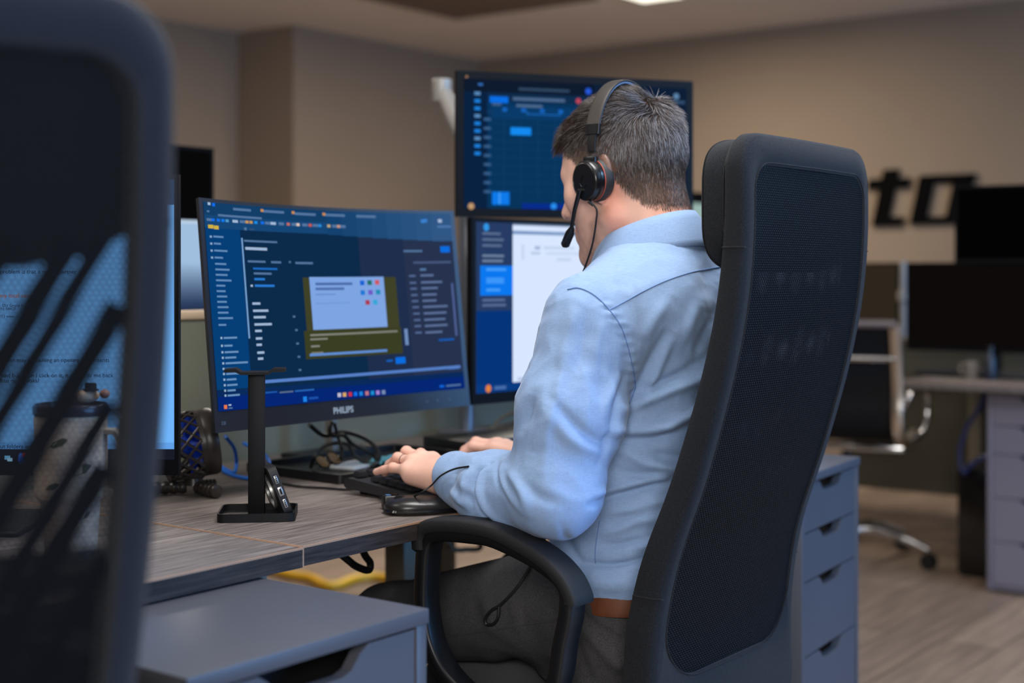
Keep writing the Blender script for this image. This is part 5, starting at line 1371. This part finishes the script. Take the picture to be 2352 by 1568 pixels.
# cuffs: thin rolled edge at the wrist
for s in (-1, 1):
    n_ = (WR[s] - EL[s]).normalized(); c = WR[s] - n_ * .006 - Vector(PO); n2 = (n_ + Vector((0, 0, -.25))).normalized() if s < 0 else n_
    u_ = n2.orthogonal().normalized(); w_ = n2.cross(u_)
    obj('cuff_hem', tube([c + (u_ * math.cos(a) + w_ * math.sin(a)) * .0375 for a in np.linspace(0, 2 * PI, 40, False)], .0022, 8, True), m_shirt, shirt)

# ---------------------------------------------------------------- trousers, belt, shoes
T = SDF()
T.loft([(.455, XC, 1.225, .160, .118), (.52, XC, 1.21, .175, .125), (.57, XC, 1.205, .165, .118), (.622, XC, 1.203, .160, .114)], .03, 2.5)
for s in (-1, 1):
    T.cone(HIP[s] + Vector((s * .005, .02, -.005)), KN[s], .088, .068, .04).cone(KN[s], AN[s] + Vector((0, 0, .02)), .067, .052, .03)
V, Q = T.mesh(.005); V = relax(V, Q, 2, .5); N_ = vnormals(V, Q)
V[:, 2] = np.where((V[:, 2] < .4715) & (V[:, 2] > .38) & (V[:, 1] < 1.56), .4715 + (V[:, 2] - .4715) * .02, V[:, 2])
und = np.array([noise.noise(Vector((p_[0] * 14, p_[1] * 20, p_[2] * 14))) * .004 + noise.noise(Vector((p_[0] * 40, p_[1] * 30, p_[2] * 40))) * .0016 for p_ in V])
px, py, tt = proj(V)
for pts, amp, wd in [([(1330, 1400), (1370, 1440), (1420, 1470)], -.006, 10), ([(1340, 1440), (1380, 1490), (1420, 1530)], .006, 12), ([(1300, 1330), (1260, 1370), (1270, 1400)], -.006, 10), ([(1100, 1330), (1120, 1400), (1130, 1440)], .005, 16), ([(1290, 1420), (1320, 1480), (1350, 1560)], -.006, 12), ([(1180, 1380), (1190, 1440)], .004, 12)]:
    P = np.array(spline([(a, b, 0) for a, b in pts], 6))[:, :2]
    dd = np.min([((px - q_[0]) ** 2 + (py - q_[1]) ** 2) for q_ in P], axis=0); und += amp * np.exp(-dd / (wd * wd)) * (N_[:, 0] < .3)
V = V + N_ * (und * (V[:, 2] > .474) * sm(.615, .575, V[:, 2]))[:, None]
tro = link('trousers', npmesh('trousers', V - PO, Q, m_trous), PR)
tb2 = BVHTree.FromPolygons([Vector(v) for v in V], [tuple(q_) for q_ in Q])
def hitT(a, b):
    d_ = (W(a, b, 2.0) - cam0).normalized(); r_ = tb2.ray_cast(cam0, d_); return None if r_[0] is None else r_[0] + r_[1] * .001
P = [hitT(a, b) for a, b in [(1035 + i * 20, 1460 - i * 3.0) for i in range(15)]]; P = [p_ - Vector(PO) for p_ in P if p_ is not None]
if len(P) > 3: obj('seam', tube(P, .0010, 6), m_trous, tro)
bel = []
for i in range(64):
    a = 2 * PI * i / 64; ex = 2 / 2.5
    bel.append(Vector((.1685 * math.copysign(abs(math.cos(a)) ** ex, math.cos(a)), 1.203 - 1.22 + .1215 * math.copysign(abs(math.sin(a)) ** ex, math.sin(a)), .608)))
obj('belt', tube(bel, 1, sec=rsec(.003, .019), closed=True, up=(0, 0, 1)), m_belt, PR)
for s in (-1, 1):
    A = AN[s] - Vector(PO)
    v, f = superell((A.x, A.y + .055, .045), (.046, .135, .045), (2.6, 2.4), 28, 14); sh = obj('shoe', ([Vector((p_.x, p_.y, p_.z - .012 * max(0, (p_.y - A.y) / .15) if p_.z > .03 else p_.z)) for p_ in v], f), m_shoe, PR)
    obj('sole', superell((A.x, A.y + .055, .009), (.048, .138, .009), (5, 2.4), 28, 6), m_rubber, sh)

# ---------------------------------------------------------------- hair: short strands rooted on the scalp
BV = np.array([v.co for v in me.vertices]) + PO; BQ = np.array([tuple(p_.vertices) for p_ in me.polygons])
cen = BV[BQ].mean(1); Lq = cen @ HI[:3, :3].T + HI[:3, 3]
msk = (hairline(*Lq.T) > -.004) & (Lq[:, 2] > -.075) & (np.abs(Lq[:, 0]) < .0885) & (Lq[:, 1] < .112) & (Lq[:, 1] > -.14)
ear = ((Lq[:, 1] + .012) / .024) ** 2 + ((Lq[:, 2] - .004) / .038) ** 2 < 1
msk &= ~(ear & (np.abs(Lq[:, 0]) > .070))
ids = np.argwhere(msk)[:, 0]
NS = 34000
pick = ids[rng.integers(0, len(ids), NS)]
w4 = rng.dirichlet((1, 1, 1, 1), NS); root = (BV[BQ[pick]] * w4[:, :, None]).sum(1)
bn = vnormals(BV, BQ); nr = bn[BQ[pick, 0]]
Lr = root @ HI[:3, :3].T + HI[:3, 3]; Ln = nr @ HI[:3, :3].T
x, y, z = Lr.T
top = sm(.055, .115, z); front = sm(.02, .085, y) * sm(.05, .09, z); nape = sm(.035, -.045, z) * sm(-.01, -.05, y)
side = sm(.05, .07, np.abs(x)) * (1 - top)
whorl = np.array([-.010, -.062, .115]); rad = Lr - whorl; rad /= np.linalg.norm(rad, axis=1, keepdims=True) + 1e-9
down = np.array([0, -.12, -1.0]); fwd_ = np.array([-.25, .95, .30])
dirv = rad * (.9 + 0 * top)[:, None] + down * (.55 * (1 - top))[:, None] + fwd_ * (1.0 * top + .6 * front)[:, None]
sid = side * sm(-.01, .03, y); dirv = dirv + np.array([0, -.3, -.6]) * sid[:, None]
cl_ = np.array([[noise.noise(Vector(p_) * 46 + Vector((k * 7, 0, 0))) for k in range(3)] for p_ in Lr])
dirv += cl_ * (.55 + 1.15 * top)[:, None] + rng.normal(0, .16, (NS, 3))
dirv -= Ln * (dirv * Ln).sum(1, keepdims=True); dirv /= np.linalg.norm(dirv, axis=1, keepdims=True) + 1e-9
temple = side * sm(-.005, .025, y) * sm(.085, .04, z)
length = (.0145 + .017 * top + .004 * front - .003 * side) * (1 - .5 * temple) * (1 - .72 * nape) * rng.uniform(.7, 1.2, NS)
lowside = sm(.03, -.015, z) * side; length *= 1 - .68 * lowside
lift = .40 + .35 * top + .30 * front + .15 * cl_[:, 0]
lift = np.clip(lift * (1 - .35 * nape) + .25 * top * cl_[:, 2], .12, .95)
SEG = 4; pts = []
for k in range(SEG + 1):
    u = k / SEG
    pts.append(Lr + length[:, None] * (dirv * (u * (.65 + .35 * u))[..., None] if False else length[:, None] * 0 + dirv * u * (.75 + .25 * u)) + Ln * (length * lift * (u - .42 * u * u))[:, None] - np.array([0, 0, 1]) * (length * .16 * u * u * (1 - top))[:, None])
HMn = np.array(HM)
pts = [p_ @ HMn[:3, :3].T + HMn[:3, 3] for p_ in pts]
A1 = np.cross(dirv @ HMn[:3, :3].T, nr); A1 /= np.linalg.norm(A1, axis=1, keepdims=True) + 1e-9; A2 = nr
VV = []; base_r = rng.uniform(.00026, .00044, NS) * (1 - .45 * nape)
for k in range(SEG + 1):
    r_ = base_r * (1 - .75 * (k / SEG) ** 1.5)
    for j in range(3):
        a = 2 * PI * j / 3; VV.append(pts[k] + (A1 * math.cos(a) + A2 * math.sin(a)) * r_[:, None])
VV = np.stack(VV, 1)                                  # strand, (SEG+1)*3
q0 = []
for k in range(SEG):
    for j in range(3): q0.append((k * 3 + j, k * 3 + (j + 1) % 3, (k + 1) * 3 + (j + 1) % 3, (k + 1) * 3 + j))
HQ = (np.arange(NS)[:, None, None] * (SEG + 1) * 3 + np.array(q0)[None]).reshape(-1, 4)
hme = npmesh('hair', VV.reshape(-1, 3) - PO, HQ, m_hair)
grey = rng.uniform(0, 1, NS) < (.09 + .36 * sm(.02, -.06, y) * sm(-.02, .05, z) * sm(.145, .10, z) * (1 - .8 * nape) + .20 * side * (1 - .7 * nape))
base_c = np.array(rgb(58, 43, 34)[:3])[None] * rng.uniform(.5, 1.7, (NS, 1)); gc = np.array(rgb(150, 146, 148)[:3])[None] * rng.uniform(.5, 1.2, (NS, 1))
hc = np.where(grey[:, None], gc, base_c); hc = hc * (1 + .35 * cl_[:, 1:2]); hc = hc * (1 - .55 * temple[:, None]) + np.array(rgb(132, 108, 90)[:3])[None] * .55 * temple[:, None]
colattr(hme, 'tint', np.repeat(np.clip(hc, 0, 1), (SEG + 1) * 3, 0))
link('hair', hme, PR)

# ================================================================ headset on the head
hx = thing('headset', 'black wired headset with boom microphone worn over short dark hair', 'headset', (XC, 1.232, 1.27))
ho = Vector(hx.location)
m_band = mat('headband_grey_brown', rgb(50, 45, 41), .5, spec=.3, bump=(500, .04)); m_lining = mat('headband_blue_grey_lining', rgb(112, 128, 150), .7); m_cup = mat('ear_cup_black', rgb(18, 18, 20), .28); m_cush = mat('ear_cushion', rgb(38, 38, 40), .6, bump=(600, .2))
m_red = mat('red_accent_ring', rgb(170, 74, 56), .5)
arc = lambda a0, a1, ra, rb, n=30: [Vector((ra * math.cos(t_), -.004 + .006 * math.sin(t_), .005 + rb * math.sin(t_))) for t_ in np.linspace(a0, a1, n)]
a0 = math.radians(24)
obj('headband', tube(arc(a0, PI - a0, .1035, .1365), 1, sec=rsec(.0022, .0125), up=(0, 1, 0)), m_band, hx)
obj('headband_lining', tube(arc(a0, PI - a0, .1005, .1335), 1, sec=rsec(.0020, .0108), up=(0, 1, 0)), m_lining, hx)
for s in (-1, 1):
    p0 = Vector((s * .0945, -.002, .060)); p1 = Vector((s * .0985, -.002, .022)); p2 = Vector((s * .0985, 0, .006))
    obj('slider', tube([p0, p0 * .5 + p1 * .5 + Vector((s * .001, 0, 0)), p1], 1, sec=rsec(.0016, .0072), up=(0, 1, 0)), m_blackplastic, hx)
    obj('slider_sleeve', tube([p0 + Vector((-s * .001, 0, .004)), p0 + Vector((s * .0008, 0, -.012))], 1, sec=rsec(.0042, .0130), up=(0, 1, 0)), m_cup, hx)
    obj('hinge', box(min(s * .092, s * .103), max(s * .092, s * .103), -.0115, .0115, -.004, .014, .002), m_cup, hx)
    cM = axes((s * .0795, -.003, -.022), (0, 1, 0), (0, 0, s), (s, 0, 0)) @ Matrix.Rotation(math.radians(-5), 4, 'X') @ Matrix.Rotation(math.radians(-CUPYAW * s), 4, 'Y')
    obj('ear_cushion', lathe([(.012, -.004), (.022, -.009), (.030, -.008), (.034, -.001), (.0345, .006), (.032, .010), (.012, .010)], 44), m_cush, hx, M=cM)
    obj('accent_ring', lathe([(.0315, .0100), (.0326, .0100), (.0326, .0116), (.0315, .0116)], 44, False), m_red, hx, M=cM)
    ec = obj('ear_cup', lathe([(0, .010), (.031, .010), (.0322, .012), (.0322, .018), (.0310, .0190), (.0310, .0205), (.0318, .0215), (.0315, .0270), (.0295, .0295), (.0265, .0305), (.0262, .0300), (0, .0300)], 48), m_cup, hx, M=cM)
    lg = MB()
    lg.add(tube([(.010 * math.cos(t_), .010 * math.sin(t_), .0303) for t_ in np.linspace(.3, 2.4, 12)], .0006, 5)); lg.add(tube([(-.004, .006, .0303), (.003, -.003, .0303), (-.002, -.009, .0303)], .0006, 5)); lg.add(tube([(.007, .002, .0303), (.002, -.010, .0303)], .0005, 5))
    obj('cup_emblem', lg, m_blackplastic, ec)
lv = lambda p_: p_ - ho
b0 = lv(Vector((1.838, 1.246, 1.232))); b1 = lv(Wx(1312, 528, 1.862)); b2 = lv(Wx(1298, 562, 1.872))
bm_ = obj('microphone_boom', tube([b0, b0 * .5 + b1 * .5 + Vector((-.002, 0, .001)), b1], [.0040, .0034, .0030], 10), m_cup, hx)
obj('microphone', tube([b1 + (b1 - b2) * .15, b1 + (b2 - b1) * .2, b2, b2 + (b2 - b1) * .12], [.0035, .0062, .0062, .0035], 10, sec=rsec(.8, 1.1)), m_cup, bm_)
cb = [lv(Vector((1.842, 1.232, 1.214))), lv(Wx(1370, 480, 1.848)), lv(Wx(1369, 510, 1.852)), lv(Wx(1362, 555, 1.862)), lv(Wx(1352, 590, 1.872)), lv(Wx(1338, 628, 1.88)), lv(Wx(1322, 672, 1.90))]
obj('strain_relief', tube(cb[:1] + [cb[0] * .4 + cb[1] * .6], [.0034, .0020], 8), m_cup, hx)
obj('cord', tube(spline(cb, 6), .0016, 8), m_rubber, hx)
s0 = on_shirt(1078, 1073, .002) or Vector((0, 0, 0)); s1 = on_shirt(1050, 1080, .006)
cr = [lv(Vector(PO) + s0), lv(Vector(PO) + (s1 or s0)), lv(Vector(PO) + (on_shirt(1022, 1095, .008) or s0)), lv(Wx(990, 1115, 1.672)), lv(Wx(962, 1134, 1.664)), lv(Wz(938, 1144, DZ + .018))]
obj('cord', tube(spline(cr, 6), .0014, 8), m_rubber, hx)
cpod = lv(Wz(908, 1152, DZ + .0105))
PMx = axes(cpod, (RT * .93 + FW * .35).normalized(), (FW * .93 - RT * .35).normalized(), (0, 0, 1))
pod = obj('control_pod', box(-.021, .024, -.010, .010, -.0098, .011, .0035, 3), m_blackplastic, hx, M=PMx)
pod_b = obj('pod_button', lathe([(0, .011), (.006, .011), (.006, .0125), (0, .0125)], 16), m_gloss, pod); obj('pod_button', box(-.016, -.008, -.005, .005, .0105, .0122, .001), mat('blue_button', rgb(60, 100, 140), .4), pod)
obj('cord', tube(spline([lv(Wz(890, 1150, DZ + .008)), lv(Wz(872, 1140, DZ + .005)), lv(Wz(868, 1130, DZ + .004)), lv(Wz(880, 1126, DZ + .004))], 6), .0018, 8), m_rubber, hx)
dc = [Wx(1246, 1205, 1.86), Wx(1247, 1240, 1.86), Wx(1240, 1262, 1.85)]
cable('dangling_cord', 'short black cord hanging below the elbow in front of the shirt', dc, .0045, m_rubber)
P = [hitT(a, b) for a, b in ((1222, 1298), (1200, 1335), (1176, 1365), (1150, 1390), (1130, 1402), (1117, 1420), (1120, 1433), (1135, 1432), (1146, 1415), (1148, 1388))]
P = [p_ + Vector((-.006, -.004, .002)) for p_ in P if p_ is not None]
if len(P) > 3: cable('dangling_cord', 'thin black cord ending in a teardrop loop over the dark trousers', P, .0024, m_rubber)
# ================================================================ light
def area(name, loc, rot, size, size_y, power, col):
    l = bpy.data.lights.new(name, 'AREA'); l.shape = 'RECTANGLE'; l.size = size; l.size_y = size_y; l.energy = power; l.color = col
    o = bpy.data.objects.new(name, l); COL.objects.link(o); o.location = loc; o.rotation_euler = rot; return o
def aim(loc, to): return (Vector(to) - Vector(loc)).to_track_quat('-Z', 'Y').to_euler()
area('panel_and_fill_light', (.75, 2.1, 2.57), aim((.75, 2.1, 2.57), (1.4, 1.7, .8)), .9, 1.3, 20, (1, .96, .91))
area('panel_and_fill_light', (-1.0, -.75, 1.7), aim((-1.0, -.75, 1.7), (1.8, 1.1, .8)), 1.2, .8, 66, (1, .97, .94))  # added fill lamp beside the camera, below the ceiling, no fixture
area('panel_and_fill_light', (1.75, 1.0, 2.57), (0, 0, 0), .6, 1.0, 36, (1, .98, .96))
area('panel_and_fill_light', (6.3, 3.9, 2.55), (0, 0, 0), .8, .3, 52, (1, .92, .80))
area('panel_and_fill_light', (4.2, 4.4, 2.57), (0, 0, 0), .6, 1.2, 33, (1, .92, .82))
area('panel_and_fill_light', (1.4, 4.4, 2.57), (0, 0, 0), .6, 1.2, 13, (1, .93, .84))
area('panel_and_fill_light', (4.3, 1.2, 2.57), (0, 0, 0), .6, 1.0, 20, (1, .92, .84))  # added lamp to brighten the floor on the right
area('panel_and_fill_light', (2.9, -.7, 2.57), aim((2.9, -.7, 2.57), (2.2, .9, 1.1)), 1.2, .6, 50, (.35, .63, 1))  # added bluish lamp for the shirt back, hair and chair tops
area('window_daylight', (3.2, -3.5, 1.5), aim((3.2, -3.5, 1.5), (3.0, 0, 1.2)), 3.2, 1.8, 230, (.15, .45, 1))
area('ceiling_fill', (5.0, 3.4, 1.9), (PI, 0, 0), 2.0, 2.0, 5, (1, .95, .88))  # added upward lamp without a fixture, brightens the ceiling
wd = bpy.data.worlds.new('world'); SC.world = wd; wd.use_nodes = True
wd.node_tree.nodes['Background'].inputs[0].default_value = (.5, .5, .55, 1); wd.node_tree.nodes['Background'].inputs[1].default_value = .1

# ================================================================ camera
cd = bpy.data.cameras.new('camera'); cam = bpy.data.objects.new('camera', cd); COL.objects.link(cam)
cam.location = (0, 0, HC); cam.rotation_euler = (PI / 2, 0, -math.atan2(.8, .6))
cd.lens = 50; cd.sensor_width = 36; cd.shift_y = -(784 - HY) / 2352
cd.clip_start = .05; cd.clip_end = 60
cd.dof.use_dof = True; cd.dof.focus_distance = 2.08; cd.dof.aperture_fstop = 2.5; cd.dof.aperture_blades = 0
SC.camera = cam
SC.view_settings.view_transform = 'Standard'
SC.view_settings.look = 'None'
